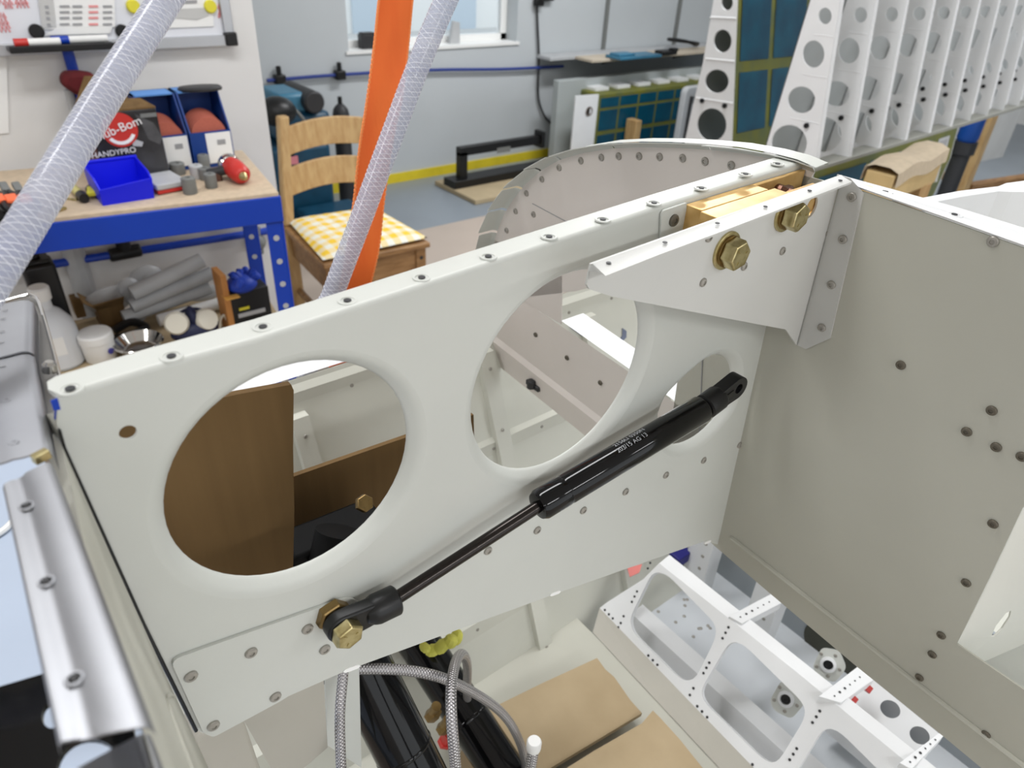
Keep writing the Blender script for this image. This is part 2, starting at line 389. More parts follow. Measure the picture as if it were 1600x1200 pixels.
def marker(px0, px1, capm, label, dy):
    a = W(px0, 70, 'y', by-0.045); b2 = W(px1, 70, 'y', by-0.045); z = t0.z+0.013
    t = thing('marker_pen', label, 'pen', (a.x, by+dy, z-0.01), 'marker pens on the whiteboard tray')
    g = G(); g.cyl((a.x, by+dy, z), (a.x+(b2.x-a.x)*0.3, by+dy, z), 0.010, seg=12); g.obj('cap', capm, t)
    g = G(); g.cyl((a.x+(b2.x-a.x)*0.3, by+dy, z), (b2.x, by+dy, z), 0.009, seg=12); g.obj('barrel', WHITEPL, t)
    return t
marker(22, 95, RED, 'white marker pen with red cap lying on the whiteboard tray', -0.05)
marker(84, 172, BLUE, 'white marker pen with blue band on the whiteboard tray', -0.03)
def paper(name, px, label, m=PAPER, dy=0.004):
    p = [W(x, y, 'y', by-dy) for x, y in px]
    return tag(G().sheet(p, (), (0, 0.001, 0)).obj(name, m, smooth=0), label, 'paper')
cal = paper('calendar_sheet', [(53, -60), (178, -75), (180, 42), (66, 46)], 'printed calendar sheet with grey side column pinned on the whiteboard')
G().sheet([W(x, y, 'y', by-0.006) for x, y in ((51, -60), (76, -62), (88, 42), (66, 44))], (), (0, 0.0005, 0)).obj('side_column', PAPERG, cal, smooth=0)
G().sheet([W(x, y, 'y', by-0.0075) for x, y in ((88, 44), (176, 41), (172, 52), (68, 55))], (), (0, 0.001, 0)).obj('backing_strip', WHITEPL, cal, smooth=0)
rows = ((10, ('12', '13', '14', '15')), (19, ('12', '13', '14', '15')), (28, ('12', '13', '14', '15')), (38, ('12', '13', '14', '15')))
for y, _t in rows:
    for k, x in enumerate((101, 121, 146, 168)):
        c = W(x, y, 'y', by-0.0062); g = G(); g.box(c, (0.022, 0.0006, 0.005)); g.obj('date_mark', PINK if k == 2 else INK, cal, smooth=0)
    c = W(72+y*0.12, y+1, 'y', by-0.0068); G().box(c, (0.008, 0.0006, 0.007)).obj('date_mark', INK, cal, smooth=0)
pr = paper('notice_sheet', [(255, -40), (330, -40), (334, 41), (258, 44)], 'white notice sheet with a grey block held by yellow magnets')
G().sheet([W(x, y, 'y', by-0.006) for x, y in ((275, 14), (325, 12), (326, 24), (308, 31), (272, 28))], (), (0, 0.0005, 0)).obj('grey_block', PAPERG, pr, smooth=0)
G().sheet([W(x, y, 'y', by-0.006) for x, y in ((276, 1), (308, 0), (308, 5), (277, 6))], (), (0, 0.0005, 0)).obj('print_line', INK, pr, smooth=0)
for px, py, m, lb in ((208, 10, YELPL, 'round yellow magnet on the whiteboard nearest the calendar'), (328, 10, YELPL, 'round yellow magnet at the right edge of the notice sheet'), (57, 49, BLACKP, 'round black magnet under the left corner of the calendar sheet'), (191, 49, BLACKP, 'round black magnet beside the clear hose on the whiteboard')):
    c = W(px, py, 'y', by-0.004); tag(G().lathe(c, (0, -1, 0), [(0.017, -0.004), (0.017, 0.006), (0.014, 0.009)], 18).obj('magnet', m), lb, 'magnet')
ink = [(8, 3, 16), (33, 2, 14), (13, 9, 8), (35, 8, 13), (2, 24, 9), (3, 33, 13), (5, 40, 14), (5, 46, 14), (345, 18, 5), (344, 24, 5), (371-28, 10, 4)]
for px, py, w in ink:
    c = W(px, py, 'y', by-0.001); L = w/FPX*depth(c)*1.2
    pts = [c+V((-L/2+L*k/6, 0, (0.006 if k % 2 else -0.006))) for k in range(7)]
    G().tube(pts, 0.0022, 5).obj('red_writing', PINK, wb_)
# sheets of paper on the wall, far left
tag(G().sheet([W(x, y, 'y', LY-0.004) for x, y in ((-60, 85), (10, 82), (14, 208), (-60, 214))], (), (0, 0.002, 0)).obj('wall_paper_sheet', PAPER, smooth=0), 'white paper sheet taped on the wall below the whiteboard', 'paper')

# ================================================================== workbench
BZ = 0.9; SHZ = 0.45; BL = -0.75; BD = 0.42
_ba = math.radians(-8.6); _bo = V((0.655, 1.755, 0)); _bu = V((math.cos(_ba), math.sin(_ba), 0)); _bv = V((-math.sin(_ba), math.cos(_ba), 0))
def BT(p): return _bo + _bu*p.x + _bv*p.y + V((0, 0, p.z))
def BB(a, b, name, m, bev=0.003, par=None): return G().box2(a, b).xf(BT).obj(name, m, par or bench, bevel=bev)
bench = thing('workbench', 'blue steel workbench with chipboard top and lower shelf', 'workbench', (0.3, 1.95, 0))
BB((BL, 0, BZ-0.018), (0, BD, BZ), 'bench_top', PLY, 0.002)
BB((BL, -0.004, BZ-0.078), (0.004, 0.03, BZ-0.010), 'front_beam', BLUE)
BB((-0.03, 0.032, BZ-0.078), (0.004, BD, BZ-0.019), 'side_beam', BLUE)
BB((BL, 0.01, SHZ-0.015), (-0.005, BD, SHZ), 'lower_shelf', CARDL, 0.002)
BB((BL, 0.0, SHZ-0.07), (-0.005, 0.03, SHZ-0.016), 'shelf_beam', BLUE)
for yy_ in (0.0, BD-0.045):
    g = G(); z1 = BZ-0.079
    g.box2((-0.004, yy_, 0), (0.002, yy_+0.045, z1)); g.box2((-0.042, yy_, 0), (-0.0041, yy_+0.005, z1))
    lg = g.xf(BT).obj('leg', BLUE, bench, bevel=0.001)
    for k in range(11):
        G().lathe((-0.021, yy_-0.0006, 0.12+k*0.066), (0, -1, 0), [(0.008, 0), (0.008, 0.0008), (0.001, 0.0008)], 12).xf(BT).obj('slot_hole', GREYL, lg)

# ---- on the bench
def bz(px, py): return W(px, py, 'z', BZ)
# big black retail box with a torn cardboard top
Yb = 1.99
def P_(px, py, y): return W(px, py, 'y', y)
bx0 = P_(160, 265, Yb).x; bx1 = P_(262, 255, Yb).x; bt = P_(205, 172, Yb).z
box = thing('retail_box', 'black printed retail box with red round logo and torn cardboard top', 'box', ((bx0+bx1)/2, Yb, BZ))
bodym = mat('black_print_card', (28, 26, 28), 0.4, var=0.6, vscale=9, col2=(70, 70, 72))
G().box2((bx0, Yb, BZ), (bx1, Yb+0.13, bt)).obj('carton', bodym, box, bevel=0.003)
G().sheet([V((bx0-0.003, Yb-0.001, BZ)), V((bx0-0.003, Yb+0.13, BZ)), V((bx0-0.003, Yb+0.13, bt)), V((bx0-0.003, Yb-0.001, bt))], (), (0.002, 0, 0)).obj('brown_side', mat('brown_card', (92, 52, 40), 0.7), box, smooth=0)
g = G(); g.prism([V((bx0, Yb+0.13, bt)), V((bx1-0.03, Yb+0.13, bt)), V((bx1-0.05, Yb+0.16, bt+0.05)), V((bx0+0.04, Yb+0.16, bt+0.055))], (0, 0.004, 0)); g.obj('flap', CARD, box, smooth=0); g = G(); g.prism([V((bx0, Yb, bt)), V((bx1, Yb, bt)), V((bx1-0.02, Yb+0.05, bt+0.012)), V((bx0+0.02, Yb+0.05, bt+0.016))], (0, 0.001, 0.004))
g.obj('flap', CARD, box, smooth=0)
c = P_(187, 203, Yb-0.002); r = mm(26, c)
lg = G().lathe(c, (0, -1, 0), [(r, 0), (r, 0.001), (r*0.1, 0.001)], 30).obj('logo_disc', RED, box)
text('nub-Bom', r*0.72, c+V((0, -0.003, 0.004)), (1, 0, 0.28), (0, 0, 1), PAPER, 'logo_text', box)
g = G(); g.sheet([c+V((math.cos(a)*r*rr, -0.002, math.sin(a)*r*rr)) for a, rr in [(math.radians(215+i*12), 0.86) for i in range(11)] + [(math.radians(335-i*12), 0.66) for i in range(11)]], (), (0, 0.0005, 0)); g.obj('logo_band', PAPER, box, smooth=0)
text('HANDYPRO', r*0.46, P_(178, 239, Yb-0.002), (1, 0, 0.03), (0, 0, 1), PAPER, 'print', box)
for k in range(3):
    p = P_(186, 248+k*4, Yb-0.002); G().box(p, (mm(46, p), 0.0006, mm(2, p))).obj('print_line', PAPERG, box, smooth=0)
p = P_(184, 264, Yb-0.003); G().box(p, (mm(58, p), 0.0008, mm(9, p))).obj('white_band', PAPER, box, smooth=0)
p = P_(232, 180, Yb-0.002); G().box(p, (mm(24, p), 0.0006, mm(6, p))).obj('print_block', GREY, box, smooth=0)
p = P_(214, 222, Yb-0.002); g = G(); g.sheet([P_(x, y, Yb-0.002) for x, y in ((206, 216), (224, 222), (222, 229), (208, 228))], (), (0, 0.0005, 0)); g.obj('print_block', GREYL, box, smooth=0)
g = G(); g.sheet([P_(x, y, Yb-0.0015) for x, y in ((210, 178), (240, 192), (254, 214), (250, 226), (232, 218), (222, 196))], (), (0, 0.0005, 0)); g.obj('print_photo', mat('print_grey', (84, 84, 86), 0.5, var=0.4, vscale=25), box, smooth=0)
# sanding-disc dispensers
def dispenser(pxs, Y, label):
    (l, r_, top_, bot, lab0, lab1, disc0, disc1) = pxs
    x0 = P_(l, bot, Y).x; x1 = P_(r_, bot, Y).x; z1 = P_((l+r_)/2, top_, Y).z; d = 0.12
    t = thing('disc_dispenser', label, 'box', ((x0+x1)/2, Y, BZ), 'sanding disc dispenser boxes on the bench')
    mid = BZ+(z1-BZ)*0.5; th = 0.004
    g = G(); g.prism([V((x0, Y, BZ)), V((x0, Y+d, BZ)), V((x0, Y+d, z1)), V((x0, Y+d*0.45, z1)), V((x0, Y, mid))], (th, 0, 0)); g.prism([V((x1-th, Y, BZ)), V((x1-th, Y+d, BZ)), V((x1-th, Y+d, z1)), V((x1-th, Y+d*0.45, z1)), V((x1-th, Y, mid))], (th, 0, 0))
    g.box2((x0, Y+d-th, BZ), (x1, Y+d, z1)); g.obj('carton_side', DBLUE, t, smooth=0)
    G().box2((x0, Y-0.001, BZ), (x1, Y+th, mid)).obj('carton_front', DBLUE, t, smooth=0)
    G().box2((x0, Y+d*0.45, z1-th), (x1, Y+d, z1)).obj('carton_top', SKYBLUE, t, smooth=0)
    w = x1-x0
    G().box2((x0+w*0.36, Y-0.003, BZ+(mid-BZ)*0.12), (x1-w*0.03, Y-0.0005, mid-0.004)).obj('front_label', PAPER, t, smooth=0)
    G().box2((x0+w*0.62, Y-0.004, BZ+(mid-BZ)*0.62), (x0+w*0.82, Y-0.002, BZ+(mid-BZ)*0.76)).obj('label_print', INK, t, smooth=0)
    rr = w*0.42
    for k in range(6): 
        G().cyl((x0+w/2, Y+0.01+k*0.012, mid-0.01+k*0.002), (x0+w/2, Y+0.019+k*0.012, mid-0.01+k*0.002), rr, seg=28).obj('sanding_disc', TERRA, t)
    return t
dispenser((238, 301, 152, 252, 0, 0, 0, 0), 2.05, 'blue dispenser box of sanding discs beside the black retail box')
dispenser((304, 368, 146, 252, 0, 0, 0, 0), 2.04, 'right-hand blue dispenser box of sanding discs under the dark pad')
p = P_(313, 141, 2.11)
tag(G().lathe(p, (0, 0.1, 1), [(mm(32, p), 0), (mm(33, p), 0.006), (mm(30, p), 0.011), (mm(10, p), 0.012)], 28).obj('backing_pad', DARK), 'flat dark round pad resting on top of the right dispenser box', 'pad')
def on_bench(px, py): return W(px, py, 'z', BZ)
def blk(name, px, py, w, d, h, m, label, cat, rz=0.0, bev=0.003, z=BZ):
    c = W(px, py, 'z', z); return tag(G().box((c.x, c.y+d/2, z+h/2), (w, d, h), Matrix.Rotation(rz, 3, 'Z')).obj(name, m, bevel=bev), label, cat)
blk('sanding_block', 298, 262, 0.058, 0.045, 0.038, BROWN, 'brown sanding block in front of the blue dispenser boxes', 'sanding block')
c = on_bench(268, 302)
sp = thing('sanding_pad', 'flat grey sanding pad on the bench beside the blue bin', 'sanding pad', (c.x, c.y, BZ))
R_ = Matrix.Rotation(0.12, 3, 'Z')
G().box((c.x, c.y+0.05, BZ+0.007), (0.075, 0.10, 0.010), R_).obj('red_edge', RED, sp, bevel=0.002)
G().box((c.x, c.y+0.05, BZ+0.019), (0.078, 0.104, 0.014), R_).obj('grey_face', GREYL, sp, bevel=0.003)
for px, py, r, h, m, lb in ((298, 302, 0.017, 0.040, GREY, 'short grey abrasive roll standing at the front right of the sanding pad'), (279, 272, 0.019, 0.03, GREY, 'dark grey abrasive roll behind the sanding pad'), (321, 266, 0.014, 0.042, GREY, 'tall grey abrasive roll right of the brown sanding block'), (331, 293, 0.015, 0.036, GREY, 'grey abrasive roll near the bench edge right of the others'), (309, 278, 0.017, 0.034, GREYL, 'pale grey abrasive roll in the middle of the cluster'), (322, 280, 0.016, 0.03, GREY, 'small grey abrasive roll left of the red spray gun'), (341, 282, 0.012, 0.022, BROWN, 'small brown abrasive roll on the bench'), (237, 273, 0.016, 0.02, BROWN, 'round brown abrasive disc behind the blue bin')):
    c = on_bench(px, py)
    tag(G().lathe((c.x, c.y, BZ), (0, 0, 1), [(r*0.96, 0), (r, 0.002), (r, h-0.002), (r*0.9, h), (r*0.4, h), (r*0.36, h-0.006)], 20).obj('abrasive_roll', m), lb, 'abrasive roll', 'abrasive rolls on the bench')
blk('red_tin', 252, 268, 0.028, 0.02, 0.022, RED, 'small bright red tin behind the blue bin', 'tin')
# red nozzle gun
c = on_bench(383, 292); t = thing('spray_gun', 'red and silver nozzle tool pointing off the bench end', 'tool', (c.x, c.y, BZ))
ax = V((-0.05, 1, 0.12)).normalized(); o = V((c.x+0.004, c.y-0.005, BZ+0.022))
G().lathe(o, ax, [(0.004, 0), (0.010, 0.012), (0.012, 0.016)], 18).obj('brass_nozzle', ZINC, t)
G().lathe(o+ax*0.016, ax, [(0.016, 0), (0.024, 0.01), (0.027, 0.05), (0.024, 0.075)], 20).obj('red_body', RED, t)
G().lathe(o+ax*0.09, ax, [(0.024, 0), (0.027, 0.004), (0.027, 0.02), (0.02, 0.03)], 20).obj('chrome_collar', CHROME, t)
G().cyl(o+ax*0.07+V((0, 0, 0)), o+ax*0.07+V((-0.06, 0.03, -0.012)), 0.012, seg=12).obj('handle', DARK, t)
# blue storage bin
A = on_bench(161, 322); B = on_bench(243, 311)
bw = B.x-A.x; bd = 0.12; bh = 0.062
bi = thing('storage_bin', 'bright blue open plastic storage bin at the front of the bench', 'storage bin', ((A.x+B.x)/2, A.y+bd/2, BZ))
x0, x1, y0, y1 = A.x, B.x, A.y, A.y+bd; th = 0.004
g = G(); g.box2((x0, y0, BZ), (x1, y1, BZ+th)); g.obj('base', BLUEB, bi)
for nm, pts, vec in (('side_wall', [V((x0, y0, BZ)), V((x0, y1, BZ)), V((x0-0.004, y1, BZ+bh*1.15)), V((x0-0.004, y0+0.02, BZ+bh)), V((x0, y0-0.004, BZ+bh*0.6))], (th, 0, 0)), ('side_wall', [V((x1-th, y0, BZ)), V((x1-th, y1, BZ)), V((x1, y1, BZ+bh*1.15)), V((x1, y0+0.02, BZ+bh)), V((x1, y0-0.004, BZ+bh*0.8))], (th, 0, 0)), ('front_wall', [V((x0, y0, BZ)), V((x1, y0, BZ)), V((x1, y0-0.004, BZ+bh*0.8)), V((x0, y0-0.004, BZ+bh*0.62))], (0, th, 0)), ('back_wall', [V((x0, y1-th, BZ)), V((x1, y1-th, BZ)), V((x1, y1, BZ+bh*1.15)), V((x0, y1, BZ+bh*1.15))], (0, th, 0))):
    G().prism(pts, vec).obj(nm, BLUEB, bi, bevel=0.001)
G().box2((x0-0.006, y1-0.002, BZ+bh*1.08), (x1+0.006, y1+0.006, BZ+bh*1.2)).obj('rim', BLUEB, bi, bevel=0.002)
# yellow screwdriver-like tools
a = on_bench(134, 318); b = on_bench(112, 296)
t = thing('yellow_applicator', 'yellow tube with black end lying on the bench', 'applicator', (a.x, a.y, BZ))
d = (b-a).normalized(); o = a+V((0, 0, 0.012))
G().cyl(o, o+d*0.03, 0.011, 0.012, seg=14).obj('black_end', BLACKP, t); G().cyl(o+d*0.03, o+d*0.11, 0.0105, 0.009, seg=14).obj('yellow_barrel', mat('pale_yellow', (206, 196, 120), 0.4), t)
a = on_bench(150, 312); b = on_bench(139, 293); d = (b-a).normalized(); o = a+V((0, 0, 0.008))
t = thing('yellow_clip', 'bright yellow plastic clip beside the blue bin', 'clip', (a.x, a.y, BZ))
G().prism([o+V((-0.016, 0, 0)), o+V((0.016, 0.0, 0)), o+d*0.05+V((0.008, 0, 0)), o+d*0.05+V((-0.008, 0, 0))], (0, 0, 0.012)).obj('jaw', YELPL, t, bevel=0.003)
G().cyl(o+d*0.05, o+d*0.06, 0.012, seg=12).obj('cap', DARK, t)
a = on_bench(106, 312); tag(G().tube([V((a.x-0.01, a.y+0.03, BZ+0.003)), V((a.x, a.y, BZ+0.003)), V((a.x+0.014, a.y-0.02, BZ+0.003)), V((a.x+0.022, a.y+0.01, BZ+0.003))], 0.003, 8).obj('wire_hook', ZINC), 'bent wire hook lying left of the yellow tube', 'hook')
a = on_bench(90, 330); tag(G().tube([V((a.x-0.02, a.y, BZ+0.004)), V((a.x, a.y+0.02, BZ+0.004)), V((a.x+0.016, a.y, BZ+0.004)), V((a.x+0.002, a.y-0.006, BZ+0.004))], 0.004, 8).obj('key_ring', ZINC), 'small curled metal clip beside the thick clear hose', 'clip')
# black tool tray with orange handled pliers at left
a = on_bench(0, 366)
tr = thing('tool_tray', 'stack of black tool trays at the bench front left of the hose', 'tray', (a.x-0.05, a.y+0.1, BZ))
for k in range(2):
    g = G(); zz = BZ+k*0.022
    g.box2((a.x-0.3, a.y+0.004+k*0.01, zz), (a.x+0.075, a.y+0.17, zz+0.008)); g.box2((a.x-0.3, a.y+k*0.01, zz), (a.x+0.078, a.y+0.012+k*0.01, zz+0.019)); g.obj('tray', BLACKP, tr, bevel=0.002)
for i, (px, lb) in enumerate(((2, 'pair of pliers with black grips and orange jaws, leftmost in the tray'), (22, 'pair of pliers with black grips and orange inlay, second from the left'), (43, 'pair of pliers with an orange inlay partly behind the hose'))):
    c = W(px, 322, 'z', BZ+0.05); t = thing('pliers', lb, 'pliers', (c.x, c.y, BZ+0.046), 'pliers in the black tool tray')
    for s_ in (-1, 1):
        pth = catmull([c+V((0.004*s_, 0.07, 0.01)), c+V((0.010*s_, 0.03, 0.008)), c+V((0.015*s_, -0.02, 0.008)), c+V((0.010*s_, -0.05, 0.004))], 5)
        G().tube(pth, lambda q: 0.006+0.004*math.sin(q*math.pi), 8).obj('grip', BLACKP, t)
    G().box(c+V((0, 0.0, 0.016)), (0.022, 0.045, 0.010)).obj('orange_inlay', mat('orange_plastic', (244, 112, 66), 0.5), t, bevel=0.003)
    G().box(c+V((0, 0.1, 0.012)), (0.016, 0.06, 0.012)).obj('jaw', GREY, t, bevel=0.003)
# maroon cloth on a hook + grey pole
c = P_(112, 118, LY-0.06)
t = thing('hanging_cloth', 'maroon cloth bag hung on the wall behind the clear hose', 'cloth', (c.x, LY-0.06, c.z-0.15))
prof = [(97, 122), (103, 114), (125, 113), (148, 116), (158, 132), (150, 148), (135, 157), (122, 150), (108, 142), (98, 134)]
g = G(); p = rnd([P_(x, y, LY-0.10) for x, y in prof], 0.01); g.prism(p, (0, 0.05, 0)); g.obj('cloth', MAROON, t, bevel=0.012, seg=3)
a = P_(108, 140, LY-0.03); G().cyl((a.x, LY-0.03, BZ), (a.x, LY-0.03, a.z), 0.012, seg=12).obj('grey_pole', GREYL, t)

# ---- on the lower shelf
def sz(px, py): return W(px, py, 'z', SHZ)
c = sz(105, 572); t = thing('solvent_bottle', 'milky plastic bottle half full standing on the lower bench shelf', 'bottle', (c.x, c.y, SHZ))
R = mm(33, c); H = P_(93, 500, c.y).z-SHZ; zt = P_(78, 456, c.y).z-SHZ
cx = c.x-0.004
G().lathe((cx, c.y+R*0.5, SHZ), (0, 0, 1), [(R*0.9, 0), (R, 0.008), (R, H*0.72), (R*0.92, H*0.9), (R*0.6, H*1.12), (R*0.34, H*1.22), (R*0.32, zt*0.9)], 28).obj('bottle_body', MILK, t)
G().lathe((cx, c.y+R*0.5, SHZ), (0, 0, 1), [(R*0.97, 0.003), (R*0.985, 0.05), (R*0.1, 0.05)], 24).obj('liquid', mat('clear_liquid', (196, 206, 216), 0.1), t)
G().lathe((cx, c.y+R*0.5, SHZ+zt*0.88), (0, 0, 1), [(R*0.42, 0), (R*0.44, zt*0.14), (R*0.38, zt*0.16)], 20).obj('cap', WHITEPL, t)
G().box((cx-R*0.1, c.y-R*0.47, SHZ+H*0.55), (R*0.7, 0.003, R*0.9)).obj('label', PAPER, t)
c = sz(163, 566); t = thing('white_jar', 'white plastic jar with screw lid and small blue mark', 'jar', (c.x, c.y, SHZ)); R = mm(25, c); H = P_(160, 524, c.y).z-SHZ
G().lathe((c.x, c.y+R*0.6, SHZ), (0, 0, 1), [(R*0.82, 0), (R*0.88, 0.004), (R*0.95, H*0.72), (R*0.9, H*0.76)], 26).obj('jar_body', WHITEPL, t)
G().lathe((c.x, c.y+R*0.6, SHZ), (0, 0, 1), [(R, H*0.74), (R*1.0, H*0.98), (R*0.92, H*1.04), (R*0.2, H*1.05)], 26).obj('lid', WHITEPL, t)
G().lathe((c.x+R*0.5, c.y+R*0.6-R*0.82, SHZ+H*0.42), (0.5, -0.86, 0), [(R*0.2, 0), (R*0.2, 0.002), (R*0.05, 0.002)], 14).obj('blue_mark', mat('violet_ink', (70, 70, 150), 0.5), t)
c = sz(226, 560); R = mm(36, c)
tag(G().lathe((c.x, c.y+R*0.5, SHZ), (0, 0, 1), [(R*0.5, 0), (R*0.75, 0.01), (R*0.97, 0.035), (R*1.03, 0.038), (R*0.98, 0.042), (R*0.7, 0.016), (R*0.2, 0.012)], 32).obj('steel_bowl', CHROME), 'shiny steel bowl on the lower shelf beside the white jar', 'bowl')
c = sz(104, 545); zt = P_(105, 402, c.y).z
t = thing('black_canister', 'tall black canister behind the milky bottle', 'canister', (c.x, c.y, SHZ)); w = mm(21, c)
g = G(); g.box2((c.x-w, c.y, SHZ), (c.x+w, c.y+0.08, zt-0.01)); g.obj('body', BLACKP, t, bevel=0.008)
G().box2((c.x-w*0.8, c.y+0.01, zt-0.01), (c.x+w*0.8, c.y+0.07, zt)).cyl((c.x, c.y+0.04, zt), (c.x, c.y+0.04, zt+0.012), 0.012).obj('lid', BLACKP, t, bevel=0.003)
def carton(pxs, Y, d, m, label, name='cardboard_box', flaps=True):
    l, r_, tp, bt_ = pxs; x0 = P_(l, bt_, Y).x; x1 = P_(r_, bt_, Y).x; z1 = P_((l+r_)/2, tp, Y).z
    t = thing(name, label, 'box', ((x0+x1)/2, Y, SHZ))
    G().box2((x0, Y, SHZ), (x1, Y+d, z1)).obj('carton', m, t, bevel=0.002)
    if flaps:
        G().prism([V((x0, Y, z1)), V((x1, Y, z1)), V((x1+0.004, Y-0.02, z1+0.03)), V((x0-0.01, Y-0.025, z1+0.026))], (0, 0.003, 0.002)).obj('flap', m, t)
        G().prism([V((x0, Y, z1)), V((x0, Y+d, z1)), V((x0-0.03, Y+d, z1+0.03)), V((x0-0.03, Y, z1+0.03))], (0.003, 0, 0)).obj('flap', m, t)
    return t
carton((160, 203, 478, 512), sz(180, 510).y, 0.08, CARD, 'small open cardboard box on the lower shelf')
carton((124, 163, 462, 508), sz(140, 508).y+0.06, 0.07, CARD, 'taller cardboard box leaning beside the black canister', flaps=False)
t = carton((364, 428, 452, 508), sz(390, 508).y-0.03, 0.07, mat('black_card', (24, 26, 28), 0.5), 'black box with orange side at the shelf end under the gloves', name='glove_box', flaps=False)
c = WORLD[t.name]; x0 = P_(363, 500, c.y).x
G().box2((x0-0.012, c.y-0.004, SHZ), (x0+0.004, c.y+0.07, P_(350, 430, c.y).z)).obj('orange_side', mat('orange_card', (186, 128, 70), 0.7), t)
G().box(V((c.x+0.0, c.y-0.003, SHZ+0.055)), (0.08, 0.003, 0.012)).obj('grey_print', GREYL, t); G().box(V((c.x-0.02, c.y-0.003, SHZ+0.075)), (0.03, 0.003, 0.008)).obj('yellow_print', YELPL, t); G().box(V((c.x+0.01, c.y-0.003, SHZ+0.02)), (0.1, 0.003, 0.022)).obj('grey_band', GREY, t)
c = P_(382, 452, c.y); g = G()
for k in range(9):
    a = random.uniform(0, 6.28); L = random.uniform(0.03, 0.055)
    p0 = c+V((random.uniform(-0.025, 0.025), random.uniform(0, 0.05), 0.0)); g.tube(catmull([p0, p0+V((math.cos(a)*L*0.6, math.sin(a)*0.02, 0.03)), p0+V((math.cos(a)*L, math.sin(a)*0.03, 0.035+random.uniform(-0.02, 0.025)))], 4), 0.0105, 8)
g.ball(c+V((0, 0.02, 0.01)), (0.045, 0.04, 0.025)); tag(g.obj('rubber_gloves', BLUEG), 'crumpled blue rubber gloves heaped on the black box', 'gloves')
blk('yellow_card', 365, 468, 0.04, 0.04, 0.004, mat('amber_card', (232, 176, 84), 0.6), 'small amber card poking out under the blue gloves', 'card', z=P_(365, 462, c.y).z)
# respirator
c = sz(302, 535); t = thing('respirator_mask', 'navy respirator mask with two cream filters on the lower shelf', 'mask', (c.x, c.y, SHZ))
k = mm(1, c)
q = P_(308, 520, c.y-0.02); G().ball((q.x, c.y+0.0, max(q.z, SHZ+18*k)), (36*k, 0.035, 17*k), 20, 12).obj('face_piece', NAVY, t)
q = P_(300, 497, c.y+0.01); G().ball(q, (9*k, 0.03, 20*k)).obj('nose_bridge', NAVY, t)
for s_, px, py in ((-1, 276, 505), (1, 323, 499)):
    q = P_(px, py, c.y-0.012); G().lathe(q, V((0.25*s_, -0.9, 0.3)), [(16*k, -0.02), (18*k, 0.0), (15*k, 0.012), (3*k, 0.014)], 24).obj('filter', CREAM, t)
q = P_(295, 485, c.y+0.03); G().tube(catmull([q+V((-0.05, 0.0, -0.05)), q+V((-0.02, 0, 0)), q+V((0.03, 0.0, -0.006)), q+V((0.07, 0.0, -0.06))], 5), 0.005, 8).obj('strap', NAVY, t)
# dark clutter, plastic wrap and rolls
c = sz(210, 540); tag(G().tube(catmull([V((c.x-0.05, c.y+0.05, SHZ+0.012)), V((c.x, c.y+0.03, SHZ+0.02)), V((c.x+0.05, c.y+0.06, SHZ+0.014)), V((c.x+0.02, c.y+0.09, SHZ+0.03)), V((c.x-0.03, c.y+0.08, SHZ+0.02))], 6), 0.012, 8).obj('black_hose_coil', BLACKP), 'coil of black hose behind the steel bowl', 'hose')
for i, (px, py, L, rr, tilt, lb) in enumerate(((262, 472, 0.26, 0.020, 0.10, 'lowest grey roll of wrapped sheet lying on the shelf'), (270, 452, 0.25, 0.020, 0.18, 'middle grey roll of wrapped sheet on the shelf'), (262, 432, 0.22, 0.022, 0.24, 'upper grey roll of wrapped sheet on the shelf'), (300, 486, 0.20, 0.018, 0.02, 'white cardboard tube behind the respirator mask'))):
    q = P_(px, py, 2.12-0.012*i)
    d = V((math.cos(tilt), 0.05, math.sin(tilt)))*L/2
    tag(G().lathe(q-d, d, [(rr*0.6, 0), (rr, 0.002), (rr, L-0.002), (rr*0.6, L)], 18).obj('sheet_roll', WHITEPL if i == 3 else GREYL), lb, 'roll', 'rolls under the bench')
g = G(); q = P_(240, 480, 2.16); 
for i in range(10):
    g.ball(q+V((random.uniform(-0.12, 0.16), random.uniform(-0.01, 0.05), random.uniform(-0.05, 0.09))), (random.uniform(0.03, 0.07), 0.02, random.uniform(0.02, 0.045)), 10, 7)
tag(g.obj('plastic_wrap', POLY), 'heap of crumpled clear plastic wrap against the wall', 'plastic wrap')
q = sz(350, 520); tag(G().tube(catmull([V((q.x-0.01, q.y, SHZ+0.002)), V((q.x-0.005, q.y, SHZ+0.04)), V((q.x+0.01, q.y, SHZ+0.055)), V((q.x+0.018, q.y, SHZ+0.02))], 5), 0.004, 8).obj('curved_handle', CREAM), 'thin cream curved handle right of the respirator mask', 'handle')

# ================================================================== chair
ch = thing('wooden_chair', 'pine ladder-back chair with a yellow checked seat cushion', 'chair', (1.2, 2.45, 0))
sA, sB, sC, sD = (W(460, 326, 'z', 0.46), W(492, 418, 'z', 0.46), W(668, 384, 'z', 0.46), W(604, 318, 'z', 0.46))
sA = V((0.985, 2.66, 0.46)); sD = V((1.40, 2.62, 0.46)); sB = V((0.955, 2.22, 0.46)); sC = V((1.39, 2.20, 0.46))
G().prism([sA, sB, sC, sD], (0, 0, -0.022)).obj('seat', WOODD, ch, bevel=0.006)
def leg(p, q, w=0.022): 
    g = G(); ux = V((1, 0, 0)); uy = V((0, 1, 0))
    g.add([p-ux*w-uy*w, p+ux*w-uy*w, p+ux*w+uy*w, p-ux*w+uy*w, q-ux*w-uy*w, q+ux*w-uy*w, q+ux*w+uy*w, q-ux*w+uy*w], [(3, 2, 1, 0), (4, 5, 6, 7), (0, 1, 5, 4), (1, 2, 6, 5), (2, 3, 7, 6), (3, 0, 4, 7)]); return g
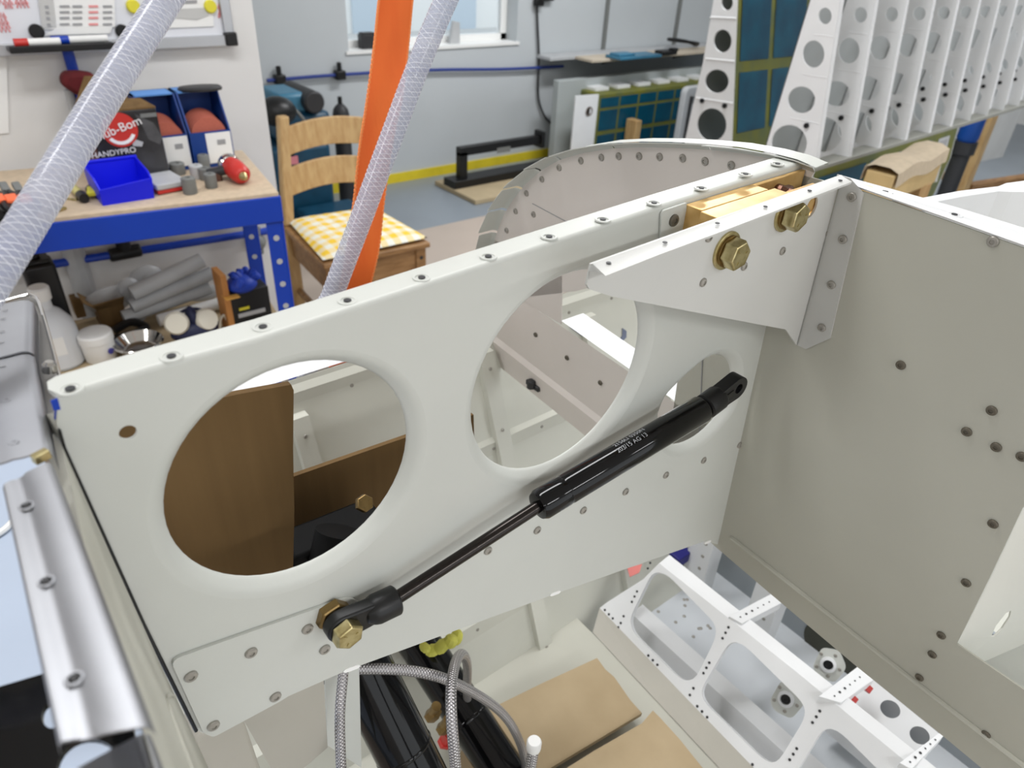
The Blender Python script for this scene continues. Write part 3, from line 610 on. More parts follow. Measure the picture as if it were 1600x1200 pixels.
for p in (sB+V((0.035, 0.035, -0.02)), sC+V((-0.035, 0.035, -0.02))):
    leg(V((p.x, p.y, 0)), p).obj('front_leg', WOODD, ch, bevel=0.004)
    G().lathe(p+V((0.0, -0.0225, -0.04)), (0, -1, 0), [(0.008, 0), (0.007, 0.002), (0.001, 0.002)], 10).obj('peg', DARK, ch)
topL = W(433, 182, 'y', 2.72); topL = V((topL.x+0.02, 2.72, topL.z)); botL = V((sA.x+0.025, 2.64, 0.0))
dxr = 0.385
for dx in (0, dxr):
    g = leg(V((botL.x+dx, botL.y, 0)), V((sA.x+0.025+dx, sA.y-0.01, 0.46))); g.v; 
    q0 = V((sA.x+0.025+dx, sA.y-0.01, 0.46)); q1 = topL+V((dx, 0, 0))
    g2 = leg(q0, q1, 0.02); g.add(g2.v, g2.f); g.obj('back_post', WOOD, ch, bevel=0.006)
def rail(z0, z1, arch, name):
    n = 12; f = lambda z: topL.lerp(V((sA.x+0.025, sA.y-0.01, 0.46)), (topL.z-z)/(topL.z-0.46))
    A = []; Bp = []
    for i in range(n+1):
        t = i/n; a = arch*math.sin(math.pi*t); p = f(z1); p = V((p.x+dxr*t, p.y+0.014*math.sin(math.pi*t)-0.004, z1+a)); q = f(z0); q = V((q.x+dxr*t, q.y+0.014*math.sin(math.pi*t)-0.004, z0+a)); A.append(p); Bp.append(q)
    g = G(); pts = A + Bp[::-1]
    b = [p+V((0, 0.018, 0)) for p in pts]; m = len(pts)
    for i in range(n):
        g.add([A[i], A[i+1], Bp[i+1], Bp[i]], [(0, 3, 2, 1)]); g.add([p+V((0, 0.018, 0)) for p in (A[i], A[i+1], Bp[i+1], Bp[i])], [(0, 1, 2, 3)])
    for i in range(m): j = (i+1) % m; g.add([pts[i], pts[j], pts[j]+V((0, 0.018, 0)), pts[i]+V((0, 0.018, 0))], [(0, 1, 2, 3)])
    g.obj(name, WOOD, ch, bevel=0.003)
zr = lambda y: W(500, y, 'y', 2.70).z
rail(zr(237), zr(196), 0.022, 'back_rail'); rail(zr(296), zr(256), 0.022, 'back_rail')
for p, q in ((sB, sC), (sB, sA), (sC, sD)):
    p = p+V((0.03 if p.x < 1.2 else -0.03, 0.03, -0.075)); q = q+V((0.03 if q.x < 1.2 else -0.03, -0.03 if q.y > 2.4 else 0.03, -0.075))
    g = G(); g.box((p+q)/2, ((q-p).length, 0.018, 0.10), Matrix.Rotation(math.atan2(q.y-p.y, q.x-p.x), 3, 'Z')); g.obj('apron', WOODD, ch, bevel=0.002)
for p, q in ((sB, sA), (sC, sD)):
    z = -0.28; p = p+V((0.03 if p.x < 1.2 else -0.03, 0.03, z)); q = q+V((0.03 if q.x < 1.2 else -0.03, -0.03, z)); G().cyl(p, q, 0.013, seg=10).obj('stretcher', WOODD, ch)
# cushion
cu = mat('yellow_check_fabric', (236, 232, 220), 0.9, bump=0.25, bscale=120); nt = cu.node_tree; bs = nt.nodes['Principled BSDF']
uvn = nt.nodes.new('ShaderNodeUVMap'); sep = nt.nodes.new('ShaderNodeSeparateXYZ'); nt.links.new(uvn.outputs[0], sep.inputs[0])
def _stripe(out):
    a = nt.nodes.new('ShaderNodeMath'); a.operation = 'MULTIPLY'; a.inputs[1].default_value = 18.0; nt.links.new(out, a.inputs[0])
    b = nt.nodes.new('ShaderNodeMath'); b.operation = 'FRACT'; nt.links.new(a.outputs[0], b.inputs[0])
    c_ = nt.nodes.new('ShaderNodeMath'); c_.operation = 'GREATER_THAN'; c_.inputs[1].default_value = 0.5; nt.links.new(b.outputs[0], c_.inputs[0]); return c_
s1 = _stripe(sep.outputs[0]); s2 = _stripe(sep.outputs[1])
ad = nt.nodes.new('ShaderNodeMath'); ad.operation = 'ADD'; nt.links.new(s1.outputs[0], ad.inputs[0]); nt.links.new(s2.outputs[0], ad.inputs[1])
hf = nt.nodes.new('ShaderNodeMath'); hf.operation = 'MULTIPLY'; hf.inputs[1].default_value = 0.5; nt.links.new(ad.outputs[0], hf.inputs[0])
mx = nt.nodes.new('ShaderNodeMix'); mx.data_type = 'RGBA'; mx.inputs['A'].default_value = (0.82, 0.82, 0.74, 1); mx.inputs['B'].default_value = (0.88, 0.58, 0.05, 1)
nt.links.new(hf.outputs[0], mx.inputs['Factor']); nt.links.new(mx.outputs['Result'], bs.inputs['Base Color'])
N = 24; vs = []; fs = []
ca, cb, cc, cd = sA+V((0.03, 0.0, 0)), sB+V((0.005, 0.01, 0)), sC+V((0.0, 0.02, 0)), sD+V((-0.02, 0.0, 0))
for side in (1, 0):
    for i in range(N+1):
        for j in range(N+1):
            u, v_ = i/N, j/N; p = cb.lerp(cc, u).lerp(ca.lerp(cd, u), v_)
            e = min(1, 6*min(u, 1-u))**0.5*min(1, 6*min(v_, 1-v_))**0.5
            q = 0.006*math.cos(u*6*2*math.pi/2)**2*math.cos(v_*6*math.pi)**2
            vs.append(p+V((0, 0, 0.012+(0.026*e - q*e if side else -0.008*e))))
M1 = (N+1)**2
for i in range(N):
    for j in range(N):
        a = i*(N+1)+j; fs.append((a, a+N+1, a+N+2, a+1)); fs.append((M1+a, M1+a+1, M1+a+N+2, M1+a+N+1))
tag(G().add(vs, fs).obj('seat_cushion', cu, uvax=(V((1, 0, 0)), V((0.0, 1, 0)))), 'yellow and white checked cushion lying on the pine chair', 'cushion')

# ================================================================== against the back wall
# teal tool case behind the chair
Yt = 3.55
def zc(px, py): return P_(px, py, Yt)
t = thing('teal_machine', 'dark teal workshop vacuum behind the pine chair', 'vacuum', (zc(470, 300).x, Yt, 0))
g = G(); a = zc(425, 250); b = zc(527, 330); g.box2((a.x, Yt, 0.02), (b.x, Yt+0.4, zc(480, 226).z)); g.obj('tank', TEAL, t, bevel=0.03)
a = zc(440, 200); b = zc(520, 170); g = G(); g.box2((a.x, Yt+0.02, zc(480, 226).z), (b.x, Yt+0.36, zc(480, 178).z)); g.obj('motor_head', TEAL, t, bevel=0.03)
a = zc(440, 165); b = zc(485, 148); g = G(); g.box2((a.x, Yt+0.04, zc(470, 180).z), (b.x, Yt+0.3, zc(460, 149).z)); g.obj('handle_cover', TEALL, t, bevel=0.02)
c = zc(491, 160); G().cyl((c.x, Yt-0.01, c.z), (c.x, Yt+0.3, c.z), mm(17, c), seg=20).obj('wheel', DARK, t, bevel=0.01)
c = zc(425, 170); G().ball((c.x, Yt-0.06, c.z), (mm(30, c), 0.08, mm(22, c))).obj('hose_bundle', BLACKP, t)
c = zc(458, 250); G().box((c.x, Yt-0.005, c.z), (mm(14, c), 0.01, mm(12, c))).obj('pink_label', mat('pink_label', (210, 130, 140), 0.6), t)
G().box((zc(448, 240).x, Yt-0.003, zc(448, 244).z), (mm(22, c), 0.008, mm(24, c))).obj('black_panel', BLACKP, t)
pth = catmull([zc(436, 158)+V((0, -0.02, 0)), zc(452, 166)+V((0, -0.04, 0)), zc(466, 180)+V((0, -0.04, 0)), zc(474, 192)+V((0, -0.03, 0))], 5); G().tube(pth, 0.008, 8).obj('cable', GREY, t)
c = zc(500, 305); G().box2((c.x-0.16, Yt-0.25, 0), (c.x+0.16, Yt-0.02, 0.2)).obj('base_drawer', TEAL, t, bevel=0.02)
c = P_(533, 182, 3.9); zz = lambda y: P_(533, y, 3.9).z
t = thing('black_bottle', 'black squeeze bottle shape standing beyond the chair back', 'bottle', (c.x, 3.9, 0.0))
R = mm(13, c); G().lathe((c.x, 3.9, 0.0), (0, 0, 1), [(R*0.9, 0), (R*1.0, 0.02), (R*1.0, zz(178)), (R*0.86, zz(170)), (R*0.5, zz(164)), (R*0.3, zz(162))], 20).obj('body', DARK, t)
G().cyl((c.x, 3.9, zz(162)), (c.x, 3.9, zz(151)), R*0.26).obj('cap', BLACKP, t)
# wall cable and socket
cp = [(838, -20), (840, 40), (842, 90), (841, 150), (850, 180), (862, 195), (868, 215)]
tag(G().tube(catmull([P_(x, y, WY-0.02) for x, y in cp], 5), 0.008, 8).obj('wall_cable', DARK), 'thin dark cable hanging down the grey wall right of the window', 'cable')
c = P_(842, 3, WY-0.03); tag(G().box(c, (0.07, 0.04, 0.05)).box(c+V((0.08, 0, 0.02)), (0.1, 0.03, 0.03)).obj('cable_box', BLACKP, bevel=0.008), 'black connector box at the top of the wall cable', 'connector')
c = P_(880, 214, WY-0.05); t = thing('wall_socket', 'black plugs in a wall socket near the floor', 'socket', c)
G().box(c+V((0, 0.03, 0)), (0.12, 0.03, 0.10)).obj('plate', GREYL, t, bevel=0.005)
for dx in (-0.03, 0.03): G().box(c+V((dx, -0.01, 0)), (0.045, 0.07, 0.06)).obj('plug', BLACKP, t, bevel=0.01)
# wall shelf on slotted uprights
a = P_(840, 88, WY-0.02); b = P_(1100, 71, WY-0.02)
sh = thing('wall_shelf', 'long narrow grey wall shelf on slotted uprights', 'shelf', (a.x, WY-0.1, a.z))
G().box2((a.x, WY-0.16, a.z-0.012), (b.x+0.6, WY-0.01, a.z+0.012)).obj('board', GREYL, sh, bevel=0.003)
c0 = P_(925, 103, WY-0.34); G().box2((c0.x, WY-0.34, a.z-0.01), (b.x+0.6, WY-0.16, a.z+0.01)).obj('deep_board', mat('pale_ply', (196, 184, 166), 0.7, var=0.1), sh, bevel=0.003)
for px in (947, 1058):
    c = P_(px, 40, WY-0.015); G().box2((c.x-0.014, WY-0.02, a.z-0.05), (c.x+0.014, WY, 2.2)).obj('upright', GREY, sh)
    G().prism([V((c.x-0.006, WY-0.02, a.z-0.012)), V((c.x-0.006, WY-0.28, a.z-0.012)), V((c.x-0.006, WY-0.02, a.z-0.09))], (0.012, 0, 0)).obj('bracket', GREY, sh)
def on_sh(px, py): return W(px, py, 'z', a.z+0.01)
c = on_sh(990, 90); tag(G().box((c.x, c.y, a.z+0.022), (0.42, 0.16, 0.02)).box((c.x-0.12, c.y, a.z+0.04), (0.16, 0.1, 0.016)).obj('film_offcut', mat('cyan_film', (60, 120, 150), 0.4, var=0.3), bevel=0.004), 'blue film offcuts lying on the wall shelf', 'film')
c = on_sh(1040, 85); tag(G().box((c.x, c.y, a.z+0.025), (0.16, 0.09, 0.03)).box((c.x+0.06, c.y-0.02, a.z+0.045), (0.06, 0.05, 0.02)).obj('black_tool', BLACKP, bevel=0.006), 'small black tool lying at the shelf edge', 'tool')
c = on_sh(1066, 76); tag(G().tube(catmull([c+V((0.16*math.cos(t_), 0.08*math.sin(t_), 0.02+0.05*abs(math.sin(t_*0.5)))) for t_ in [i*0.7 for i in range(14)]], 4), 0.012, 8).obj('cable_coil', BLACKP), 'coil of black cable lying on the wall shelf', 'cable')
# black steel stand on a board on the floor
Yk = 3.85
m0 = W(690, 288, 'z', 0.0); m1 = W(772, 312, 'z', 0.0)
bd = tag(G().box2((2.58, 3.55, 0), (3.7, 4.02, 0.03)).obj('floor_board', mat('chipboard_offcut', (186, 168, 136), 0.8, var=0.1), bevel=0.003), 'pale wooden board lying on the floor below the window', 'board')
t = thing('steel_stand', 'black welded steel stand lying on the pale floor board', 'stand', (3.1, Yk, 0.03))
pA = P_(722, 284, Yk); pB = P_(722, 237, Yk); pC = P_(846, 222, Yk)
G().box2((pA.x-0.03, Yk-0.02, 0.06), (pA.x+0.03, Yk+0.03, pB.z)).obj('upright', BLACKP, t, bevel=0.003)
G().box2((pA.x-0.03, Yk-0.02, pB.z-0.025), (pC.x, Yk+0.03, pB.z+0.03)).obj('top_bar', BLACKP, t, bevel=0.003)
G().box2((pC.x-0.03, Yk-0.04, pB.z-0.05), (pC.x, Yk+0.05, pB.z+0.06)).obj('end_plate', BLACKP, t, bevel=0.003)
G().box2((pA.x-0.1, Yk-0.06, 0.03), (pC.x+0.1, Yk+0.07, 0.08)).obj('base_bar', BLACKP, t, bevel=0.003)
c = P_(787, 234, Yk-0.023); G().box(c, (mm(26, c), 0.003, mm(8, c))).obj('label', GREY, t)
# film-covered tail section standing near the back wall
Yc = 3.75
def pc(px, py, dy=0.0): return P_(px, py, Yc+dy)
t = thing('tail_section', 'blue film covered aircraft tail section with white end rib by the wall', 'aircraft part', (pc(980, 200).x, Yc, 0))
x0 = pc(903, 150).x; x1 = pc(935, 150).x; x2 = pc(1060, 150).x; zt = pc(935, 147).z
G().box2((x1, Yc, 0.0), (x2+0.6, Yc+0.22, zt)).obj('skin', OLIVE, t, bevel=0.01)
prf = rnd([V((x0, Yc+0.02, 0)), V((x0-0.0, Yc+0.02, zt)), V((x1, Yc-0.004, zt+0.0)), V((x1, Yc-0.004, 0))], 0.01)
cc_ = pc(921, 174); rr = mm(7, cc_)
nrm = (prf[3]-prf[6]).normalized()
G().sheet(prf, [], (0, 0.01, 0)).obj('end_rib', WHITEP, t, smooth=0)
G().lathe(V((cc_.x, Yc+0.004, cc_.z)), (0, -1, 0), [(rr, 0), (rr*1.0, 0.004), (rr*0.75, 0.005), (rr*0.7, 0.0)], 20).obj('bushing', mat('bush_brown', (112, 100, 92), 0.6), t)
for zf0, zf1 in ((0.06, 0.46), (0.52, 0.78), (0.82, 0.94)):
    for k in range(5):
        xx = x1+0.03+k*0.2
        G().box2((xx, Yc-0.003, zt*zf0), (xx+0.18, Yc+0.001, zt*zf1)).obj('film_patch', FILM, t, smooth=0)
c = pc(983, 200, -0.03); tag(G().box2((c.x-0.03, Yc-0.12, 0), (c.x+0.03, Yc-0.02, c.z+0.07)).obj('wood_prop', WOOD, bevel=0.004), 'short wooden prop standing against the blue film section', 'prop')
G().box2((x0-0.02, Yc+0.18, 0), (x2+0.6, Yc+0.24, zt+0.07)).obj('rear_spar', mat('pale_grey_spar', (170, 176, 176), 0.5), t, bevel=0.004)
for k in range(6):
    G().box2((x1+0.05+k*0.22, Yc+0.08, zt), (x1+0.18+k*0.22, Yc+0.18, zt+0.02)).obj('rib_tab', WHITEP, t)
# glazed panel leaning between (pale rounded frame)
Yg = 3.4; a = P_(1072, 145, Yg); b = P_(1100, 145, Yg)
t = thing('white_door_panel', 'pale rounded white panel standing behind the left wing rib', 'panel', (a.x+0.2, Yg, 0))
pts = rnd([V((a.x, Yg, 0)), V((a.x, Yg, P_(1072, 137, Yg).z)), V((a.x+0.55, Yg, P_(1072, 137, Yg).z)), V((a.x+0.55, Yg, 0))], 0.05)
G().prism(pts, (0, 0.05, 0)).obj('panel', GREYL, t, bevel=0.008)
G().tube([V((a.x+0.06, Yg-0.006, 0.05)), V((a.x+0.06, Yg-0.006, P_(1082, 150, Yg).z)), V((a.x+0.2, Yg-0.006, P_(1100, 158, Yg).z))], 0.012, 8).obj('seal', DARK, t)

# ================================================================== wings
SD = V((math.cos(math.radians(5)), math.sin(math.radians(5)), -0.02)).normalized()
TD = V((-math.sin(math.radians(5)), math.cos(math.radians(5)), 0))
def wing_plane(p0): return SD, SD.dot(p0)
def ell(px, py, rx, ry, n, c, ang=0.0, seg=22):
    out = []
    for i in range(seg):
        a = 2*math.pi*i/seg; x = rx*math.cos(a); y = ry*math.sin(a)
        out.append(WN(px+x*math.cos(ang)-y*math.sin(ang), py+x*math.sin(ang)+y*math.cos(ang), n, c))
    return out
def flange_ring(g, loop, vec, wid, m=0):           # pressed lip round a hole
    c = sum(loop, V())/len(loop)
    A = [c+(p-c)*(1+wid/max((p-c).length, 1e-5)) for p in loop]
    g.strip(A, [p+V(vec) for p in loop], m, True)
# --- wing A: open skeleton, leading edge down
P0 = CC + ray(1272, 250)*1.95
nA, cA = wing_plane(P0)
wingA = thing('wing_skeleton', 'white riveted wing skeleton of upright ribs with round lightening holes', 'aircraft wing', (P0.x+1.0, P0.y, 0.3))
rib_px = [(1336, -150), (1313, 0), (1275, 248), (1268, 292), (1255, 372), (1150, 372), (1187, 262), (1262, 15), (1312, -150)]
rib_o = WNL(rib_px, nA, cA)
holesA = [ell(1289, 25, 10.5, 13, nA, cA), ell(1271, 84.5, 17, 21.5, nA, cA), ell(1252, 156, 21.5, 21, nA, cA), ell(1233, 224, 28, 29, nA, cA), ell(1303, -35, 8, 10, nA, cA)]
g = G(); g.sheet(rib_o, holesA, SD*0.0012)
for h in holesA: flange_ring(g, h, SD*0.006-SD*0.0015, 0.006)
# edge flanges of the rib, folded along the span
for i0, i1 in ((0, 1), (1, 2), (2, 3)): g.strip([rib_o[i0], rib_o[i1]], [rib_o[i0]+SD*0.022, rib_o[i1]+SD*0.022])
for i0, i1 in ((6, 7), (7, 8)): g.strip([rib_o[i0], rib_o[i1]], [rib_o[i0]+SD*0.022, rib_o[i1]+SD*0.022])
for (xa, ya, xb, yb) in ((1272, 54, 1303, 58), (1254, 116, 1293, 122), (1234, 184, 1280, 194)):     # swaged beads
    g.tube([WN(xa, ya, nA, cA)+SD*0.001, WN(xb, yb, nA, cA)+SD*0.001], 0.0022, 6)
rib0 = g.obj('rib', WHITEP, wingA, smooth=0)
hA = [WN(x, y, nA, cA) for x, y in ((1259, 200), (1230, 125))]
me = rib0.data; o0 = WORLD[rib0.name]; NR = 16
g = G(); cut = rib_o[:2] + WNL([(1275, 248), (1272, 265), (1186, 266)], nA, cA) + rib_o[7:]
g.sheet(cut, holesA[:3]+[ell(1233, 226, 27, 27, nA, cA)]+holesA[4:], SD*0.0012)
for h in holesA: flange_ring(g, h, SD*0.006-SD*0.0015, 0.006)
for i0, i1 in ((0, 1), (1, 2), (5, 6)): g.strip([cut[i0], cut[i1]], [cut[i0]+SD*0.022, cut[i1]+SD*0.022])
rib1 = g.obj('rib', WHITEP, wingA, smooth=0); me1 = rib1.data; o1 = WORLD[rib1.name]; rib1.location = rib1.location + SD*(0.21*6)
for k in range(1, NR):
    if k < 6: place('rib', me, o0+SD*(0.21*k), wingA)
    elif k > 6: place('rib', me1, o1+SD*(0.21*k), wingA)
bolt_me = _mesh(G().cyl((0, 0, 0), (0.006, 0, 0), 0.007, seg=10), 'tooling_pin', BLACKP)
for k in range(NR):
    for q in (WN(1260, 200, nA, cA),): place('tooling_pin', bolt_me, q+SD*(0.21*k-0.004), wingA)
    if k > 3: place('tooling_pin', bolt_me, WN(1256, 186, nA, cA)+SD*(0.21*k-0.004)+V((0, 0, 0.012)), wingA)
L = 0.21*(NR-1)
# rear skin, spar and near leading-edge skin
far = [WN(1186, 266, nA, cA), rib_o[6], rib_o[7], rib_o[8]]
g = G()
for i in range(3): g.strip([far[i]+TD*0.003, far[i]+TD*0.003+SD*(L+0.03)], [far[i+1]+TD*0.003, far[i+1]+TD*0.003+SD*(L+0.03)])
g.obj('rear_skin', mat('grey_skin_inside', (168, 172, 172), 0.45, var=0.08, vscale=4), wingA, smooth=0)
sp0 = WN(1190, 250, nA, cA); sp1 = WN(1270, 285, nA, cA)
g = G(); e0 = WN(1272, 262, nA, cA)
g.box(e0+SD*(L/2)+V((0, 0, -0.006))+TD*0.02, (L+0.05, 0.05, 0.014), Matrix((SD, TD, SD.cross(TD))).transposed()); g.obj('spar_cap', mat('spar_grey', (150, 150, 142), 0.45), wingA, bevel=0.002)
SK = 1.13
q0 = e0-TD*0.004; down = V((0, 0, -1))
prof = [q0+V((0, 0, 0.0)), q0+V((0, 0, -0.12))-TD*0.012, q0+V((0, 0, -0.26))-TD*0.004, q0+V((0, 0, -0.38))+TD*0.03, q0+V((0, 0, -0.46))+TD*0.09, q0+V((0, 0, -0.48))+TD*0.16]
g = G()
for i in range(len(prof)-1): g.strip([prof[i], prof[i]+SD*SK], [prof[i+1], prof[i+1]+SD*SK])
sk = g.obj('leading_edge_skin', OLIVE, wingA, smooth=60)
for k, (s0, s1, z0, z1) in enumerate(((0.03, 0.34, 0.03, 0.115), (0.37, 0.63, 0.03, 0.115), (0.67, 0.88, 0.025, 0.115), (0.03, 0.34, 0.13, 0.3), (0.37, 0.63, 0.13, 0.3), (0.67, 1.0, 0.13, 0.3))):
    def sp(s, z): 
        i = 0 if z <= 0.12 else 1; t = (z/0.12) if i == 0 else (z-0.12)/0.14
        return prof[i].lerp(prof[i+1], min(t, 1.0))+SD*s-TD*0.002
    G().strip([sp(s0, z0), sp(s1, z0)], [sp(s0, z1), sp(s1, z1)]).obj('film_patch', FILM, sk, smooth=0)
lab = [prof[0].lerp(prof[1], t_)+SD*s-TD*0.002 for s, t_ in ((0.95, 0.25), (1.06, 0.25), (1.06, 0.85), (0.95, 0.85))]
G().sheet(lab, (), TD*0.001).obj('grey_placard', GREYL, sk, smooth=0)
lab = [prof[0].lerp(prof[1], t_)+SD*s-TD*0.003 for s, t_ in ((0.97, 0.33), (1.04, 0.33), (1.04, 0.75), (0.97, 0.75))]
G().sheet(lab, (), TD*0.001).obj('placard_print', INK, sk, smooth=0)
G().strip([q0+SD*SK, prof[1]+SD*SK, prof[2]+SD*SK], [q0+SD*(SK+0.008), prof[1]+SD*(SK+0.008), prof[2]+SD*(SK+0.008)]).obj('edge_strip', GREYL, sk, smooth=0)
# wing cradles
RS = Matrix((SD, TD, SD.cross(TD))).transposed()
cA0 = CC + ray(1372, 290)*1.86; 
cr = thing('wing_cradle', 'wooden wing cradle with carpet padded top beside the wing skin', 'cradle', (cA0.x+0.1, cA0.y, 0))
c = cA0+SD*0.16+V((0, 0, 0.0))
G().box(c, (0.34, 0.075, 0.07), RS).obj('padded_beam', mat('pale_pine', (206, 178, 126), 0.6, var=0.15, vscale=10), cr, bevel=0.004)
g = G(); n = 12; A = []; 
for i in range(n+1):
    t_ = i/n; p = cA0+SD*(-0.012+0.345*t_)+V((0, 0, 0.036+0.012*math.sin(t_*math.pi*1.6)**2+0.01*t_))
    A.append(p)
for i in range(n):
    for (d0, z0), (d1, z1) in (((-0.046, -0.03), (-0.044, 0.006)), ((-0.044, 0.006), (-0.02, 0.016)), ((-0.02, 0.016), (0.02, 0.016)), ((0.02, 0.016), (0.044, 0.006)), ((0.044, 0.006), (0.046, -0.03))):
        g.add([A[i]+TD*d0+V((0, 0, z0)), A[i+1]+TD*d0+V((0, 0, z0)), A[i+1]+TD*d1+V((0, 0, z1)), A[i]+TD*d1+V((0, 0, z1))], [(0, 1, 2, 3)])
g.obj('carpet_pad', mat('beige_carpet', (200, 184, 160), 0.95, var=0.1, vscale=50, bump=0.4, bscale=200), cr, smooth=60)
for s_ in (0.05, 0.27): G().box2((c.x-0.16+s_-0.03, c.y-0.03, 0), (c.x-0.16+s_+0.03, c.y+0.03, c.z-0.03)).obj('post', WOOD, cr, bevel=0.003)
G().box((c.x, c.y, c.z-0.12), (0.3, 0.05, 0.06), RS).obj('cross_brace', WOODD, cr, bevel=0.003)
# --- wing B: film-covered wing, standing further back
P0b = CC + ray(1145, 225)*3.5
nB, cB = wing_plane(P0b)
wingB = thing('covered_wing', 'wing standing on edge with blue film skin and white end rib', 'aircraft wing', (P0b.x+0.6, P0b.y, 0.0))
ribB = WNL([(1157, -100), (1153, 0), (1144, 225), (1139, 345), (1052, 345), (1071, 216), (1098, 100), (1115, 0), (1132, -100)], nB, cB)
hB = [ell(1136, 4, 9, 12, nB, cB), ell(1129, 64, 14, 18, nB, cB), ell(1120, 127, 18.5, 18.5, nB, cB), ell(1112, 195, 23, 26, nB, cB)]
g = G(); g.sheet(ribB, hB, SD*0.002)
for h in hB: flange_ring(g, h, SD*0.01-SD*0.002, 0.008)
for (xa, ya, xb, yb) in ((1110, 27, 1150, 29), (1103, 92, 1148, 96), (1088, 153, 1146, 162)): g.tube([WN(xa, ya, nB, cB)+SD*0.001, WN(xb, yb, nB, cB)+SD*0.001], 0.005, 6)
rB = g.obj('end_rib', WHITEP, wingB, smooth=0)
for px, py in ((1097, 161), (1132, 169)): place('tooling_pin', bolt_me, WN(px, py, nB, cB)-SD*0.004, wingB, scale=1.7)
LB = 2.4
g = G(); g.strip([ribB[0], ribB[1], ribB[2], ribB[3]], [p+SD*LB for p in ribB[0:4]])
for k in range(4): pass
skB = g.obj('front_skin', OLIVE, wingB, smooth=60)
g = G(); g.strip([p+SD*0.002 for p in ribB[4:9]], [p+SD*LB for p in ribB[4:9]]); g.obj('rear_skin', mat('grey_skin_outside', (178, 184, 184), 0.5), wingB, smooth=60)
def skp(s, ty):                                     # ty: image row along the rib edge
    a = WN(1153, 0, nB, cB); b = WN(1144, 225, nB, cB); return a.lerp(b, ty/225)+SD*s-TD*0.004
for c0, c1 in ((0.035, 0.30), (0.345, 0.66), (0.70, 1.0)):
    for r0, r1 in ((-90, 92), (110, 208)):
        G().strip([skp(c0, r0), skp(c1, r0)], [skp(c0, r1), skp(c1, r1)]).obj('film_patch', FILM, skB, smooth=0)
# wing B foot block so that it stands
# --- timber frame, hanging sheet and drum behind wing A, far right
def pd(px, py, d): return CC + ray(px, py)*d
t = thing('timber_frame', 'timber trestle frame standing behind the wing at far right', 'frame', (W(1530, 285, 'y', 1.75).x, 1.75, 0))
a = W(1549, 172, 'y', 1.75); G().box2((a.x-0.04, a.y-0.04, 0), (a.x+0.04, a.y+0.04, a.z+0.15)).obj('post', WOOD, t, bevel=0.004)
b = W(1523, 287, 'y', 1.75); b = V((a.x, a.y, b.z))
q1 = W(1478, 272, 'y', 1.95)
def beam(p, q, w, name, m):
    d = (q-p); g = G(); R = d.to_track_quat('X', 'Z').to_matrix(); g.box((p+q)/2, (d.length, w, w), R); g.obj(name, m, t, bevel=0.004)
beam(b, V((q1.x, q1.y, b.z)), 0.05, 'rail', WOOD)
beam(b+V((0.06, -0.02, 0)), b+V((1.2, -0.25, 0.0)), 0.06, 'rail', WOODD)
c = b+V((0.95, 0.6, 0))
tag(G().prism([c+V((-0.62, 0.1, -0.2)), c+V((1.2, -0.1, -0.2)), c+V((1.2, -0.1, 1.0)), c+V((-0.62, 0.1, 1.0))], (0, 0.06, 0)).obj('foam_sheet', mat('white_foam', (206, 206, 204), 0.8, var=0.08, vscale=6), smooth=0), 'large white foam sheet leaning behind the timber frame', 'sheet')
a = pd(1512, 215, 4.2); t = thing('blue_drum', 'blue plastic drum with black base behind the wing', 'drum', (a.x, a.y, 0))
G().lathe((a.x, a.y, 0), (0, 0, 1), [(0.05, a.z-0.02), (0.06, a.z+0.0), (0.06, a.z+0.16), (0.05, a.z+0.19)], 20).obj('drum_body', mat('drum_blue', (16, 70, 150), 0.4), t)
G().lathe((a.x, a.y, 0), (0, 0, 1), [(0.05, 0), (0.05, a.z-0.10), (0.066, a.z-0.09), (0.066, a.z-0.02)], 20).obj('base', DARK, t)

# ================================================================== hanging strap and clear hoses
def clear_hose(name, pts, r, label, nh=7, pitch=4.2, twist=1):
    t = thing(name, label, 'hose', pts[-1]); pth = catmull(pts, 10)
    G().tube(pth, r, 48).obj('hose_wall', HOSE, t)
    fr = sweep_frames(pth); Ls = [0.0]
    for i in range(1, len(pth)): Ls.append(Ls[-1]+(pth[i]-pth[i-1]).length)
    g = G(); step = r*0.09; n = int(Ls[-1]/step); P_t = pitch*r
    def at(s):
        lo = 0
        import bisect
        lo = min(max(bisect.bisect_right(Ls, s)-1, 0), len(Ls)-2); f = (s-Ls[lo])/max(Ls[lo+1]-Ls[lo], 1e-9)
        p = pth[lo].lerp(pth[lo+1], f); u = fr[lo][0].lerp(fr[lo+1][0], f); v = fr[lo][1].lerp(fr[lo+1][1], f); return p, u, v
    for hd in (1, -1):
        for k in range(nh):
            pp = []
            for i in range(n+1):
                s = i*step; p, u, v = at(s); a = hd*2*math.pi*s/P_t + 2*math.pi*k/nh
                pp.append(p+(u*math.cos(a)+v*math.sin(a))*(r*1.004))
            g.tube(pp, r*0.018, 3, cap=False)
    b = g.obj('braid', THREAD, t, weld=False, smooth=0); b['kind'] = 'stuff'
    return t
HOSE = mat('clear_pvc', (186, 189, 206), 0.12, alpha=0.62, spec=0.6)
THREAD = mat('white_thread', (240, 241, 246), 0.35)
hp = [W(304, -72, 'y', 0.38), W(259, 0, 'y', 0.365), W(171, 137, 'y', 0.335), W(113, 232, 'y', 0.315), W(55, 328, 'y', 0.295), W(-5, 425, 'y', 0.28), W(-70, 530, 'y', 0.265)]
hp = [hp[0]+(hp[0]-hp[1])*9, hp[0]+(hp[0]-hp[1])*3] + hp + [hp[-1]+(hp[-1]-hp[-2])*2, hp[-1]+(hp[-1]-hp[-2])*4+V((0, 0, -0.15))]
clear_hose('clear_hose', hp, mm(25.5, W(140, 190, 'y', 0.325)), 'thick clear braided hose crossing the whiteboard at the left', nh=6, pitch=2.6)
